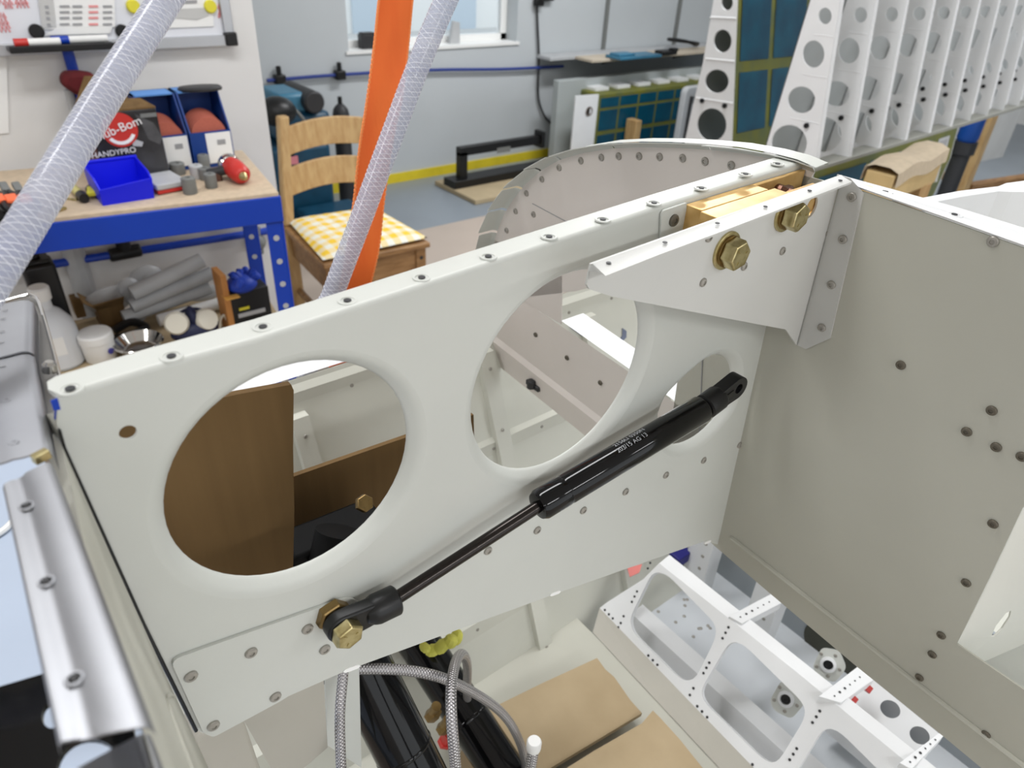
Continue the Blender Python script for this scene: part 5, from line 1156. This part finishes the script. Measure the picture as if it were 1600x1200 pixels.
# inner panels below the rib at lower left
g = G(); g.sheet([W(x, y, 'y', 0.285) for x, y in ((372, 1110), (505, 1050), (512, 1168), (440, 1230))], (), (0, 0.0012, 0)); g.obj('inner_web', mat('warm_grey_paint', (178, 174, 163), 0.5, var=0.06), fus, smooth=0)
g = G(); g.sheet([W(x, y, 'y', 0.31) for x, y in ((505, 1000), (560, 1000), (565, 1200), (512, 1165))], (), (0, 0.0012, 0)); g.obj('inner_frame', PAINT, fus, smooth=0)
pts = [W(x, y, 'y', 0.246) for x, y in ((300, 1170), (318, 1140), (378, 1122), (384, 1132), (412, 1215), (330, 1250))]
G().prism(rnd(pts, [0.004, 0.012, 0.002, 0.002, 0.004, 0.004]), (0, 0.02, 0)).obj('corner_gusset', mat('warm_grey_paint', (182, 174, 162)), fus, bevel=0.003)
# ---- side rail in front of the rib, left
def z1_(px, py, z): return W(px, py, 'z', z)
A_ = [z1_(58, 650, 1.348), z1_(70, 700, 1.346), z1_(140, 890, 1.346), z1_(210, 1090, 1.346), z1_(226, 1150, 1.346), z1_(256, 1250, 1.346)]
B_ = [p1(x, y, -0.006) for x, y in ((82, 645), (97, 697), (171, 862), (262, 1062), (301, 1146), (345, 1240))]
g = G(); g.strip(A_, B_); g.strip([p+V((0, 0, -0.001)) for p in A_], [p+V((0, 0, -0.001)) for p in B_]); sr = g.obj('side_rail', PAINTG, fus, smooth=0)
g = G(); gp = [B_[3].lerp(B_[5], t_)+(A_[3].lerp(A_[5], t_)-B_[3].lerp(B_[5], t_))*w for t_, w in ((0.12, 0.05), (0.10, 0.22), (0.2, 0.42), (1.0, 0.5), (1.0, 0.1))]
g.tube(catmull([p+V((0, -0.0008, 0.0004)) for p in gp], 5), 0.0008, 6); g.obj('joggle_bead', PAINTG, sr)
G().tube([p1(x-1.5, y, -0.0008) for x, y in ((92, 672), (100, 700), (225, 975), (308, 1142))], 0.0009, 6).obj('gap_shade_line', BLACKP, fus)  # black line put in for the shade of the gap beside the rib
# ---- white seat frame (truss) low in the fuselage
nT = None
q1 = W(1035, 880, 'z', 0.80); q2 = W(1432, 1200, 'z', 0.80); q3 = W(937, 950, 'z', 0.728)
uu = (q2-q1).normalized(); nT = uu.cross(q3-q1).normalized(); cT = nT.dot(q1)
if nT.z < 0: nT = -nT; cT = -cT
def pt(px, py, d=0.0): return WN(px, py, nT, cT+d)
op = [[(1020, 893), (1042, 897), (1119, 976), (1118, 998), (1086, 1062), (1066, 1064), (989, 988), (984, 966)], [(1140, 1002), (1161, 1006), (1257, 1100), (1258, 1122), (1215, 1192), (1196, 1190), (1101, 1098), (1095, 1078)], [(1287, 1137), (1310, 1141), (1420, 1250), (1400, 1300), (1340, 1330), (1240, 1215)]]
ol = [rnd([pt(x, y) for x, y in o_], 0.012, 3) for o_ in op]
out = [pt(x, y) for x, y in ((1036, 876), (1240, 1042), (1440, 1205), (1600, 1335), (1350, 1440), (1140, 1205), (925, 960), (940, 945), (985, 925))]
out = [pt(x, y) for x, y in ((1030, 880), (1240, 1046), (1440, 1210), (1600, 1340), (1340, 1380), (1178, 1200), (1060, 1078), (937, 950), (950, 940), (1005, 905))]
g = G(); g.sheet(out, ol, nT*-0.0015)
for l in ol: g.strip(l, [p-nT*0.008 for p in l], 0, True)
tr_ = g.obj('seat_truss', WHITEP, fus, smooth=30)
bar = [(1030, 880), (1440, 1210), (1600, 1338)]
g = G(); bA = [pt(x, y) for x, y in bar]; bB = [W(x, y, 'z', 0.802) for x, y in ((1046, 867), (1458, 1196), (1615, 1325))]
g.strip(bA, bB); g.strip(bB, [p+V((0.0, 0, -0.012)) for p in bB]); g.strip([p+V((0, 0, -0.0015)) for p in bA], [p+V((0, 0, -0.0015)) for p in bB]); g.obj('truss_top_rail', WHITEP, fus, smooth=0)
for poly in (((1139, 963), (1205, 928), (1221, 942), (1159, 974)), ((1280, 1088), (1341, 1041), (1366, 1061), (1314, 1098)), ((1406, 1192), (1468, 1145), (1474, 1150), (1424, 1202))):
    P4 = [W(x, y, 'z', 0.8025) for x, y in poly]; a_ = G().sheet(P4, (), (0, 0, -0.012)).obj('cross_bar', WHITEP, fus, smooth=0)
    m0, m1 = (P4[0]+P4[3])/2, (P4[1]+P4[2])/2
    for k in range(6): place('pilot_hole', HOLE, m0.lerp(m1, 0.12+k*0.14)+V((0, 0, 0.0003)), a_, scale=0.9 if k in (1, 2) else 0.6)
z4 = lambda x, y: (880+x/4.444, 820+y/4.444); z5 = lambda x, y: (1180+x/5, 980+y/5); z24 = lambda x, y: (850+x/2.4615, 820+y/2.4615)
dots = [z4(*d) for d in ((605, 265), (588, 303), (513, 463), (496, 498), (478, 535), (420, 635), (400, 682), (383, 712), (592, 908), (623, 940), (655, 972), (1148, 712), (1128, 750), (1107, 788), (1015, 958), (995, 993), (975, 1030), (905, 1135), (880, 1182), (290, 592), (318, 622), (345, 650))] + [z5(*d) for d in ((505, 655), (478, 700), (448, 745), (325, 948), (298, 992), (270, 1035))] + [z24(*d) for d in ((590, 698), (608, 718), (628, 740), (802, 922))]
HN = nT
for x, y in dots: place('pilot_hole', HOLE, pt(x, y)+nT*0.0002, tr_, rot=ZUP.rotation_difference(nT), scale=1.0)
# trough under the truss and its grey toe board
tb0 = [pt(937, 950), pt(1060, 1078), pt(1178, 1200), pt(1340, 1380)]; tb1 = [W(x, y, 'z', FZ+0.001) for x, y in ((926, 988), (1024, 1093), (1124, 1200), (1270, 1360))]
g = G(); g.strip(tb0, tb1); g.obj('toe_board', mat('warm_grey_paint', (182, 174, 162)), fus, smooth=0)
# inside of the trough
dz = 0.66
g = G(); b0 = [pt(960, 925)+V((0.0, 0.03, -0.05)), pt(1300, 1330)+V((0, -0.05, -0.05))]
xa = pt(1030, 1000).x
G().box2((0.46, -0.12, dz-0.004), (0.80, 0.46, dz)).obj('trough_floor', mat('trough_white', (206, 210, 214), 0.4), fus, smooth=0)
G().box2((0.765, -0.12, dz), (0.77, 0.46, 0.86)).obj('trough_back', mat('blue_grey_paint', (150, 156, 160), 0.5), fus, smooth=0)
G().box2((0.49, 0.44, dz), (0.80, 0.445, 0.80)).obj('trough_end', mat('blue_grey_paint', (150, 156, 160)), fus, smooth=0)
G().prism([V((0.56, -0.12, dz)), V((0.60, -0.12, dz)), V((0.60, -0.12, dz+0.03)), V((0.575, -0.12, dz+0.03))], (0, 0.56, 0)).obj('trough_step', WHITEP, fus, smooth=0)
for px, py in ((1098, 880), (1190, 975)):
    c = W(px, py, 'x', 0.72); g = G(); g.box2((0.70, c.y-0.018, dz), (0.703, c.y+0.018, 0.80)); g.box2((0.70, c.y-0.020, dz), (0.73, c.y-0.018, 0.80)); v_ = g.obj('upright_angle', WHITEP, fus, smooth=0)
    for k in range(4): rivet(V((0.7, c.y-0.008, 0.79-k*0.025)), (-1, 0, 0), v_, sc=0.9)
random.seed(3)
for k in range(26):
    q = W(random.uniform(1000, 1110), random.uniform(930, 1040), 'z', dz); rivet(V((q.x, q.y, dz)), (0, 0, 1), tr_, sc=0.8)
q = z4(707, 925); q = W(q[0], q[1], 'z', dz+0.0005); G().lathe(q, (0, 0, 1), [(0.008, 0), (0.008, 0.0006), (0.001, 0.0006)], 18).obj('drain_hole', BLACKP, tr_)
# bearing plates
def bearing(px, py, z, n):
    c = W(px, py, 'z', z); n = V(n).normalized(); u, v, w = frame(n)
    pts = rnd([c+u*a+v*b for a, b in ((-0.015, -0.012), (-0.006, -0.020), (0.014, -0.018), (0.020, 0.006), (0.006, 0.022), (-0.013, 0.016))], 0.006)
    p_ = G().sheet(pts, (), n*-0.002).obj('bearing_plate', PAINT, fus, smooth=0)
    G().lathe(c, n, [(0.0095, 0), (0.0095, 0.003), (0.0062, 0.004), (0.0058, 0.001)], 22).obj('bearing', WHITEP, p_); G().lathe(c+n*0.0012, n, [(0.0055, 0), (0.0055, 0.001), (0.0028, 0.001), (0.0028, -0.001)], 18).obj('bore', BLACKP, p_)
    for k in range(5): rivet(c+u*(0.0135*math.cos(k*1.26))+v*(0.0145*math.sin(k*1.26)), n, p_, sc=0.7)
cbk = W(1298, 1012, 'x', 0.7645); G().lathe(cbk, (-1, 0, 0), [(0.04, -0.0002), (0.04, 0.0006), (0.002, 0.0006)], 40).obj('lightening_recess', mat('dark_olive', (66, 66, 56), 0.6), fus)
bearing(1294, 1038, 0.75, (-0.8, -0.3, 0.5)); bearing(1228, 1092, 0.74, (-0.8, -0.2, 0.55))
# box with two round openings, lower right
pl_n = V((-0.5, 0, 0.866)); c_ = W(1400, 1110, 'z', 0.76); cP = pl_n.dot(c_)
bxp = [WN(x, y, pl_n, cP) for x, y in ((1352, 1052), (1470, 1148), (1424, 1190), (1312, 1098))]
hl = [ell(1391, 1108, 17, 13, pl_n, cP, 0.6), ell(1437, 1149, 17, 13, pl_n, cP, 0.6)]
g = G(); g.sheet(bxp, hl, pl_n*-0.0015); g.strip([bxp[0], bxp[1], bxp[2], bxp[3]], [p+V((0.0, 0, -0.06)) for p in bxp], 0, True); g.obj('lightened_box', WHITEP, fus, smooth=0)
for x, y in ((1351, 1078), (1328, 1095)):
    c = W(x, y, 'z', 0.785); G().cyl(c, c+V((0.006, 0, 0.004)), 0.006, seg=12).obj('red_fitting', RED, fus)
G().sheet([W(x, y, 'z', 0.76) for x, y in ((980, 888), (1003, 882), (999, 895), (984, 902))], (), (0, 0, 0.001)).obj('salmon_sticker', SALMON, fus, smooth=0)
c = W(1058, 866, 'z', 0.72); G().box(c, (0.03, 0.03, 0.02)).obj('navy_block', NAVYB, fus, bevel=0.002)
# belly skin
G().box2((0.01, -0.3, 0.60), (1.25, 0.38, 0.604)).obj('belly_skin', FARP, fus, smooth=0)
# nose-side rail beyond the bulkhead, right
zr2 = 1.352
g = G(); ra_ = [W(x, y, 'z', zr2) for x, y in ((1425, 312), (1500, 298), (1560, 291), (1572, 286), (1640, 277))]; rb2 = [W(x, y, 'z', zr2) for x, y in ((1450, 318), (1500, 308), (1560, 299), (1582, 300), (1640, 300))]
g.strip(ra_, rb2); g.strip(rb2, [p+V((0, 0, -0.10)) for p in rb2]); g.strip([p+V((0, 0, -0.002)) for p in ra_], [p+V((0, 0, -0.002)) for p in rb2]); nr = g.obj('nose_rail', WHITEP, fus, smooth=0)
g = G(); a_ = [W(x, y, 'z', zr2-0.035) for x, y in ((1490, 322), (1560, 312), (1640, 320))]; g.strip(a_, [p+V((0.02, -0.05, 0)) for p in a_]); g.obj('rail_ledge', PAINT, nr, smooth=0)

# ================================================================== loose items in the fuselage
# cardboard
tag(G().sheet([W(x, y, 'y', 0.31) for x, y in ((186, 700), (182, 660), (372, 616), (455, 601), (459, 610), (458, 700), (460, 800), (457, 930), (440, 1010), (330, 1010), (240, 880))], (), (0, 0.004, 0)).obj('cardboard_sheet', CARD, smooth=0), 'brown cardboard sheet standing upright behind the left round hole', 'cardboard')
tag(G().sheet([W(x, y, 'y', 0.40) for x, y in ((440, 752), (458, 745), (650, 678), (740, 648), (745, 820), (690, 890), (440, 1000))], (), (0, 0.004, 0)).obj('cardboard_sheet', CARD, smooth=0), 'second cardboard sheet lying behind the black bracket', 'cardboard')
def slab(px, z, label, th=0.006, m=CARDL):
    return tag(G().sheet([W(x, y, 'z', z) for x, y in px], (), (0, 0, -th)).obj('cardboard_pad', m, smooth=0), label, 'cardboard', 'cardboard pads on the fuselage floor')
slab(((740, 1120), (850, 1066), (933, 1028), (946, 1046), (960, 1058), (985, 1094), (1003, 1114), (930, 1158), (860, 1200), (780, 1250), (700, 1230)), FZ+0.022, 'back cardboard pad on the fuselage floor below the rib')
slab(((1003, 1130), (1020, 1110), (1032, 1122), (1062, 1155), (1110, 1215), (1180, 1300), (860, 1300), (850, 1222), (930, 1172)), FZ+0.034, 'front cardboard pad on the fuselage floor at the picture bottom')
# black angle bracket with gold bolt behind left hole
t = thing('steel_bracket', 'black steel bracket with gold bolt seen through the left round hole', 'bracket', W(520, 880, 'y', 0.37))
g = G(); zb_ = W(560, 785, 'y', 0.37).z
tp = [W(x, y, 'z', zb_) for x, y in ((440, 832), (574, 776), (588, 792), (588, 840), (470, 900))]
tp = [W(x, y, 'y', 0.37) for x, y in ((430, 832), (572, 776), (588, 795), (592, 900), (560, 1000), (400, 1060))]
g.prism(tp, (0, -0.03, 0.0)); g.obj('plate', mat('black_matt_paint', (8, 8, 8), 0.6, spec=0.15), t, bevel=0.003)
G().cyl(W(530, 830, 'y', 0.338), W(530, 830, 'y', 0.338)+V((-0.01, -0.006, -0.02)), 0.016, seg=24).obj('tube_boss', mat('black_matt_paint', (14, 14, 14)), t)
bolt(W(567, 787, 'y', 0.339), V((0, -0.75, 0.65)), 0.011, 0.006, t, washer=False, m=ZINCB)
# black tubes
def btube(name, a, b, r, label):
    t = thing(name, label, 'tube', b, 'black tubes under the rib'); G().tube([a, a.lerp(b, 0.5), b], r, 32).obj('tube', BLACKM, t)
    d = (b-a).normalized(); G().lathe(a.lerp(b, 0.45), d, [(r*1.0, 0), (r*1.02, 0.001), (r*1.02, 0.003), (r, 0.004)], 32).obj('weld_ring', BLACKM, t); return t
a = W(569, 1048, 'y', 0.36); b = W(644, 1197, 'z', a.z-0.075); b = a+(b-a)*max(1.7, min(4.0, (a.z-0.78)/(a.z-b.z))); btube('black_tube', a+(a-b)*0.2, b, mm(46, a), 'thick gloss black tube between the two upright braided hoses')
a = W(665, 1020, 'y', 0.42); b = W(781, 1197, 'z', a.z-0.065); b = a+(b-a)*max(1.7, min(4.0, (a.z-0.78)/(a.z-b.z))); btube('black_tube', a+(a-b)*0.2, b, mm(33, a), 'thinner gloss black tube behind the looped braided hose')
# yellow tape wrap
g = G()
for x, y, rx, rz, d in ((676, 1016, 13, 7, 0.372), (690, 1010, 14, 9, 0.368), (704, 1002, 12, 12, 0.366), (713, 996, 9, 14, 0.37), (664, 1012, 8, 6, 0.374)):
    c = W(x, y, 'y', d); g.ball(c, (mm(rx, c), 0.007, mm(rz, c)), 10, 7, R=Matrix.Rotation(0.5*(x % 3-1), 3, 'Y'))
tag(g.obj('yellow_tape', YELLOWT, smooth=25), 'scrap of yellow masking tape wrapped below the rib edge', 'tape')
# braided steel hoses
br_ = mat('steel_braid', (188, 184, 186), 0.38, 0.85); nt = br_.node_tree; bs = nt.nodes['Principled BSDF']
uvn = nt.nodes.new('ShaderNodeUVMap'); mpn = nt.nodes.new('ShaderNodeMapping'); nt.links.new(uvn.outputs[0], mpn.inputs[0]); 
mpn.inputs['Scale'].default_value = (8, 520, 1)
wv = nt.nodes.new('ShaderNodeTexWave'); wv.wave_type = 'BANDS'; wv.bands_direction = 'DIAGONAL'; wv.inputs['Scale'].default_value = 0.5; wv.inputs['Distortion'].default_value = 0.3
mp2 = nt.nodes.new('ShaderNodeMapping'); nt.links.new(uvn.outputs[0], mp2.inputs[0]); mp2.inputs['Scale'].default_value = (-8, 520, 1)
wv2 = nt.nodes.new('ShaderNodeTexWave'); wv2.wave_type = 'BANDS'; wv2.bands_direction = 'DIAGONAL'; wv2.inputs['Scale'].default_value = 0.5
nt.links.new(mpn.outputs[0], wv.inputs['Vector']); nt.links.new(mp2.outputs[0], wv2.inputs['Vector'])
mul = nt.nodes.new('ShaderNodeMath'); mul.operation = 'MULTIPLY'; nt.links.new(wv.outputs['Fac'], mul.inputs[0]); nt.links.new(wv2.outputs['Fac'], mul.inputs[1])
bpn = nt.nodes.new('ShaderNodeBump'); bpn.inputs['Strength'].default_value = 0.7; bpn.inputs['Distance'].default_value = 0.0006; nt.links.new(mul.outputs[0], bpn.inputs['Height']); nt.links.new(bpn.outputs[0], bs.inputs['Normal'])
rmp = nt.nodes.new('ShaderNodeValToRGB'); rmp.color_ramp.elements[0].color = (0.22, 0.21, 0.215, 1); rmp.color_ramp.elements[1].color = (0.75, 0.73, 0.74, 1); rmp.color_ramp.elements[1].position = 0.55
nt.links.new(mul.outputs[0], rmp.inputs[0]); nt.links.new(rmp.outputs[0], bs.inputs['Base Color'])
def braid(pts, r, label, ends=()):
    pts = list(pts) + [pts[-1]+(pts[-1]-pts[-2])*1.2]
    t = thing('braided_hose', label, 'hose', pts[-1], 'braided steel hoses'); G().tube(catmull(pts, 10), r, 18).obj('braid', br_, t)
    for e in ends:
        G().lathe(e[0], e[1], [(r*1.25, 0), (r*1.3, 0.002), (r*1.3, 0.01), (r*1.1, 0.012)], 20).obj('end_sleeve', WHITEPL, t)
    return t
bp_ = lambda pts: [W(x, y, 'y', d) for x, y, d in pts]
braid(bp_([(541, 1000, 0.31), (536, 1055, 0.30), (531, 1120, 0.285), (533, 1200, 0.27), (537, 1280, 0.26)]), mm(8, W(533, 1130, 'y', 0.285)), 'leftmost braided steel hose hanging straight down below the rib edge')
braid(bp_([(510, 1046, 0.34), (560, 1045, 0.33), (630, 1047, 0.315), (690, 1059, 0.30), (745, 1085, 0.295), (785, 1115, 0.29), (808, 1150, 0.285), (820, 1190, 0.28), (826, 1260, 0.28)]), mm(8, W(700, 1062, 'y', 0.30)), 'braided steel hose arching to the right across the black tubes')
braid(bp_([(718, 1290, 0.23), (712, 1200, 0.24), (706, 1130, 0.255), (705, 1075, 0.275), (712, 1035, 0.30), (722, 1022, 0.32), (730, 1040, 0.34), (730, 1090, 0.355), (735, 1150, 0.36)]), mm(9, W(706, 1130, 'y', 0.255)), 'braided steel hose bent into a tight loop in front of the black tubes')
e = W(834, 1166, 'y', 0.265)
braid(bp_([(834, 1170, 0.265), (829, 1200, 0.26), (820, 1270, 0.25)]), mm(9, e), 'short braided steel hose end with white sleeve at the bottom edge', [(e+V((0, 0, -0.004)), V((0.05, 0.05, 1)))])
for k, (x, y) in enumerate(((672, 1120), (690, 1140))):
    c = W(x, y, 'y', 0.36); tag(G().hexa(c, (0.3, -0.4, 0.9), 0.012, 0.014).cyl(c, c+V((0.004, -0.006, 0.022)), 0.005).obj('pipe_fitting', ZINCB), ('upper' if k == 0 else 'lower')+' brown metal pipe fitting between the black tubes', 'fitting')
c = W(694, 1160, 'y', 0.36); tag(G().cyl(c, c+V((0.004, -0.006, 0.02)), 0.006).hexa(c, (0.2, -0.4, 0.9), 0.014, 0.006).obj('red_fitting', RED), 'small red anodised fitting between the black tubes', 'fitting')

# ================================================================== gas strut
YS = 0.212
def YSx(x): return 0.2245-(x-540)/610*0.011
ps = lambda x, y, d=0.0: W(x, y, 'y', YSx(x)+d)
tA, tB = ps(842, 790), ps(1098, 638)
ax = (tB-tA).normalized(); 
strut = thing('gas_strut', 'black gas strut lying diagonally across the cream rib panel', 'gas strut', ps(545, 985))
rt = mm(23.5, tA.lerp(tB, 0.5))
G().lathe(tA, ax, [(rt*0.5, -0.0015), (rt*0.86, -0.001), (rt, 0.0015), (rt, 0.0178), (rt*0.975, 0.0184), (rt*0.975, 0.0198), (rt, 0.0204), (rt, (tB-tA).length-0.002), (rt*0.85, (tB-tA).length)], 40).obj('cylinder', BLACKM, strut)
e1 = ps(615, 938); rr_ = mm(10.5, ps(720, 868))
G().cyl(e1-ax*0.004, tA+ax*0.004, rr_, seg=24).obj('piston_rod', ROD, strut)
# left end fitting
f0 = ps(625, 933); L_ = (f0-ps(556, 974)).length
dirl = (ps(548, 982)-ps(622, 936)).normalized()
hc = W(547, 996, 'y', Y1-0.0195); eyeL = V((hc.x, 0.2245, hc.z))
f0 = ps(621, 936)
dirl = (eyeL-f0).normalized(); up_ = dirl.cross(V((0, -1, 0))).normalized()
g = G(); rF = mm(24, f0); g.lathe(f0, dirl, [(rF*0.92, 0), (rF, 0.0012), (rF, 0.0125), (rF*0.9, 0.015), (rF*0.6, 0.019)], 28)
bar_ = [f0+dirl*0.012+up_*rF*0.85, f0+dirl*0.012-up_*rF*0.85]
LL = (eyeL-f0).length; re = mm(27, eyeL)
eye = [eyeL+dirl*(re*math.sin(a))+up_*(re*math.cos(a)) for a in [math.pi*i/14 for i in range(15)]]
g.prism([p+V((0, -0.0037, 0)) for p in [bar_[0]]+eye+[bar_[1]]], (0, 0.0075, 0)); g.obj('end_fitting', BLACKP, strut, bevel=0.0012)
G().cyl(V((hc.x, Y1-0.015, hc.z)), V((hc.x, Y1-0.001, hc.z)), 0.004, seg=16).obj('bolt_shank', ZINC, strut)
bolt(V((hc.x, Y1-0.0142, hc.z)), NB, 0.0135, 0.0062, strut, washer=False, rot=0.35)
G().hexa(V((hc.x-0.001, Y1-0.0016, hc.z+0.0015)), NB, 0.0155, 0.0052, rot=0.2).obj('standoff_nut', ZINCB, strut, bevel=0.0004)
# right end fitting
f1 = ps(1096, 640); eyeR = ps(1146, 603); d_ = (eyeR-f1).normalized(); u_ = d_.cross(V((0, -1, 0))).normalized(); rF = mm(20.5, f1); re = mm(20, eyeR)
G().lathe(f1-d_*0.002, d_, [(rF*0.72, 0), (rF*0.72, 0.003), (rF*0.78, 0.0035), (rF*0.78, 0.0055)], 24).obj('neck_ring', BLACKM, strut)
g = G(); g.lathe(f1+d_*0.003, d_, [(rF*0.85, 0), (rF, 0.001), (rF, 0.0125), (rF*0.8, 0.0155)], 28); g.obj('socket', BLACKP, strut)
slot_c = ps(1150, 604, -0.004)
pts = [f1+d_*0.013+u_*rF*0.85] + [eyeR+d_*(re*math.sin(a))+u_*(re*math.cos(a)) for a in [math.pi*i/14 for i in range(15)]] + [f1+d_*0.013-u_*rF*0.85]
eh = [eyeR+d_*(0.0002+0.0036*math.cos(a))+u_*(0.0036*math.sin(a)) for a in [2*math.pi*i/18 for i in range(18)]]
G().sheet([p+V((0, -0.0045, 0)) for p in pts], [[p+V((0, -0.0045, 0)) for p in eh]], (0, 0.009, 0)).obj('end_fitting', BLACKP, strut, bevel=0.0012)
G().box(eyeR.lerp(f1, 0.32)+V((0, -0.0046, 0)), (0.009, 0.0012, 0.006), Matrix.Rotation(-math.atan2(d_.z, d_.x), 3, 'Y')).obj('recess', BLACKM, strut, bevel=0.0004)
# printed marking on the cylinder
def cyl_hit(px, py):
    d = ray(px, py).normalized(); w = CC-tA; d2 = d-ax*d.dot(ax); w2 = w-ax*w.dot(ax)
    a, b, c = d2.dot(d2), 2*d2.dot(w2), w2.dot(w2)-rt*rt; disc = b*b-4*a*c
    s = (-b-math.sqrt(max(disc, 0)))/(2*a); p = CC+d*s; n = (p-tA); n = (n-ax*n.dot(ax)).normalized(); return p, n
INKW = mat('white_print', (214, 216, 220), 0.6)
for s_, (x, y), sz_ in (('203/15 AG 13', (988, 691.5), 0.0043), ('2156LI 0350N', (983, 683.5), 0.0043)):
    p, n = cyl_hit(x, y); uy = n.cross(ax)
    o_ = text(s_, sz_, p+n*0.00012, ax, uy, INKW, 'print', strut, extrude=0.00004)
    # wrap the lettering round the tube
    for v in o_.data.vertices:
        h = v.co.dot(uy); k = v.co.dot(ax); a_ = h/rt; v.co = ax*k + (n*math.cos(a_)+uy*math.sin(a_))*rt - n*rt + (n*0.0)

# ================================================================== bare aluminium panel channel, near left
ZM = 1.36
al = thing('aluminium_channel', 'bare shiny aluminium panel channel running along the left edge', 'metal channel', W(90, 900, 'z', ZM))
def loft(ends, prof, name, m, parent):
    (L0, R0), (L1, R1) = ends
    rows = []
    for (L_, R_2), ins in (((L0, R0), 0), ((L1, R1), 0)):
        row = []
        for t_, h in prof: row.append(L_.lerp(R_2, t_)+V((0, 0, h)))
        rows.append(row)
    n = 14; g = G(); prev = None
    for k in range(n+1):
        r_ = [a.lerp(b, k/n) for a, b in zip(*rows)]
        if prev: g.strip(prev, r_); g.strip([p+V((0, 0, -0.0006)) for p in prev], [p+V((0, 0, -0.0006)) for p in r_])
        prev = r_
    for r_ in (rows[0], rows[1]): g.strip(r_, [p+V((0, 0, -0.0006)) for p in r_])
    return g.obj(name, m, parent, smooth=50)
z_ = lambda x, y, z=ZM: W(x, y, 'z', z)
prof = [(-0.02, -0.004), (0.0, -0.0012), (0.05, 0.0), (0.2, 0.0), (0.27, -0.0006), (0.40, -0.0006), (0.47, 0.0), (0.82, 0.0), (0.90, -0.0002), (0.95, -0.0008), (0.985, -0.0020), (1.0, -0.0036), (1.0, -0.010)]
lower = loft(((z_(2, 758), z_(80, 718)), (z_(88, 1160), z_(238, 1132))), prof, 'lower_channel', ALU, al)
for px, py in ((72, 908), (116, 1060), (41, 790)):
    q = z_(px, py, ZM+0.0001); place('pilot_hole', HOLE, q, lower, scale=0.55); G().lathe(q+V((0, 0, -0.0002)), (0, 0, 1), [(0.0021, 0), (0.0018, 0.0004), (0.0014, 0.0004), (0.0012, 0)], 16).obj('dimple', ALU, lower)
prof2 = [(0.0, 0.0), (0.4, 0.0), (0.5, 0.0003), (0.6, 0.0), (0.86, 0.0), (0.94, -0.0006), (1.0, -0.0022), (1.0, -0.008)]
upper = loft(((z_(-70, 570), z_(50, 543)), (z_(-40, 735), z_(80, 702))), prof2, 'upper_channel', ALU, al)
cap_ = loft(((z_(-70, 490, ZM+0.001), z_(50, 466, ZM+0.001)), (z_(-70, 575, ZM+0.001), z_(50, 545, ZM+0.001))), prof2, 'end_channel', ALU, al)
g = G(); g.sheet([z_(x, y, ZM-0.008) for x, y in ((36, 470), (50, 462), (62, 476), (80, 540), (99, 606), (84, 640), (78, 700), (40, 600))], (), (0, 0, -0.001)); g.obj('side_flange', ALUD, al, smooth=0)
g = G(); g.tube(catmull([z_(x, y, ZM-0.006) for x, y in ((-60, 492), (30, 464), (50, 462), (62, 476), (80, 536), (98, 606))], 5), 0.0007, 8); g.obj('rolled_edge', CHROME, al)
c = z_(78, 580, ZM-0.005); G().lathe(c, (0.2, 0, 1), [(0.0026, 0), (0.0024, 0.003), (0.0014, 0.004)], 16).obj('latch_knob', CHROME, al)
for px, py in ((8, 484), (5, 497), (3, 517), (2, 534), (4, 572)): G().box(z_(px, py, ZM+0.0016 if py < 545 else ZM+0.0004), (0.0018, 0.0005, 0.0002)).obj('scribe_mark', INK, al, smooth=0)
for px, py in ((9, 626), (21, 692)): G().lathe(z_(px, py, ZM+0.0001), (0, 0, 1), [(0.0016, 0), (0.0014, 0.0003), (0.0007, 0.0003), (0.0006, 0)], 14).obj('dimple', ALU, al)
G().box(z_(64, 713, ZM-0.0005), (0.0046, 0.0028, 0.003), Matrix.Rotation(0.35, 3, 'Z')).obj('clip_nut', ZINC, al, bevel=0.0003)
# second channel end at the bottom
loft(((z_(120, 1200, 1.345), z_(232, 1140, 1.345)), (z_(140, 1300, 1.345), z_(275, 1260, 1.345))), prof2, 'lower_channel_end', ALU, al)
# black instrument panel with round cut-outs, below the channel
ZI = 1.30
t = [z_(x, y, ZI) for x, y in ((-60, 1090), (62, 1054), (150, 1020), (203, 1085), (226, 1300), (-60, 1300))]
hs = [[z_(140+52*math.cos(a), 1206+52*math.sin(a), ZI) for a in [2*math.pi*i/30 for i in range(30)]], [z_(80+15*math.cos(a), 1118+20*math.sin(a), ZI) for a in [2*math.pi*i/24 for i in range(24)]]]
tag(G().sheet(t, hs, (0, 0, -0.002)).obj('instrument_panel', BLACKM, smooth=0), 'black instrument panel with round cut-outs at the lower left corner', 'panel')
c = z_(-30, 980, 0.9)
t = thing('pale_table', 'pale blue topped table standing below the aluminium channel', 'table', (-0.45, 0.45, 0))
G().box2((-0.9, -0.1, 0.835), (-0.012, 1.0, 0.86)).obj('table_top', PALEB, t, bevel=0.003)
for x in (-0.86, -0.06):
    for y in (-0.06, 0.95): G().box2((x-0.02, y-0.02, 0), (x+0.02, y+0.02, 0.835)).obj('leg', GREY, t, bevel=0.002)
tag(G().tube(catmull([z_(x, y, 0.865) for x, y in ((-120, 880), (-40, 850), (0, 832), (20, 815))], 5), 0.004, 8).obj('white_cable', WHITEPL), 'short white cable lying on the pale blue table', 'cable')
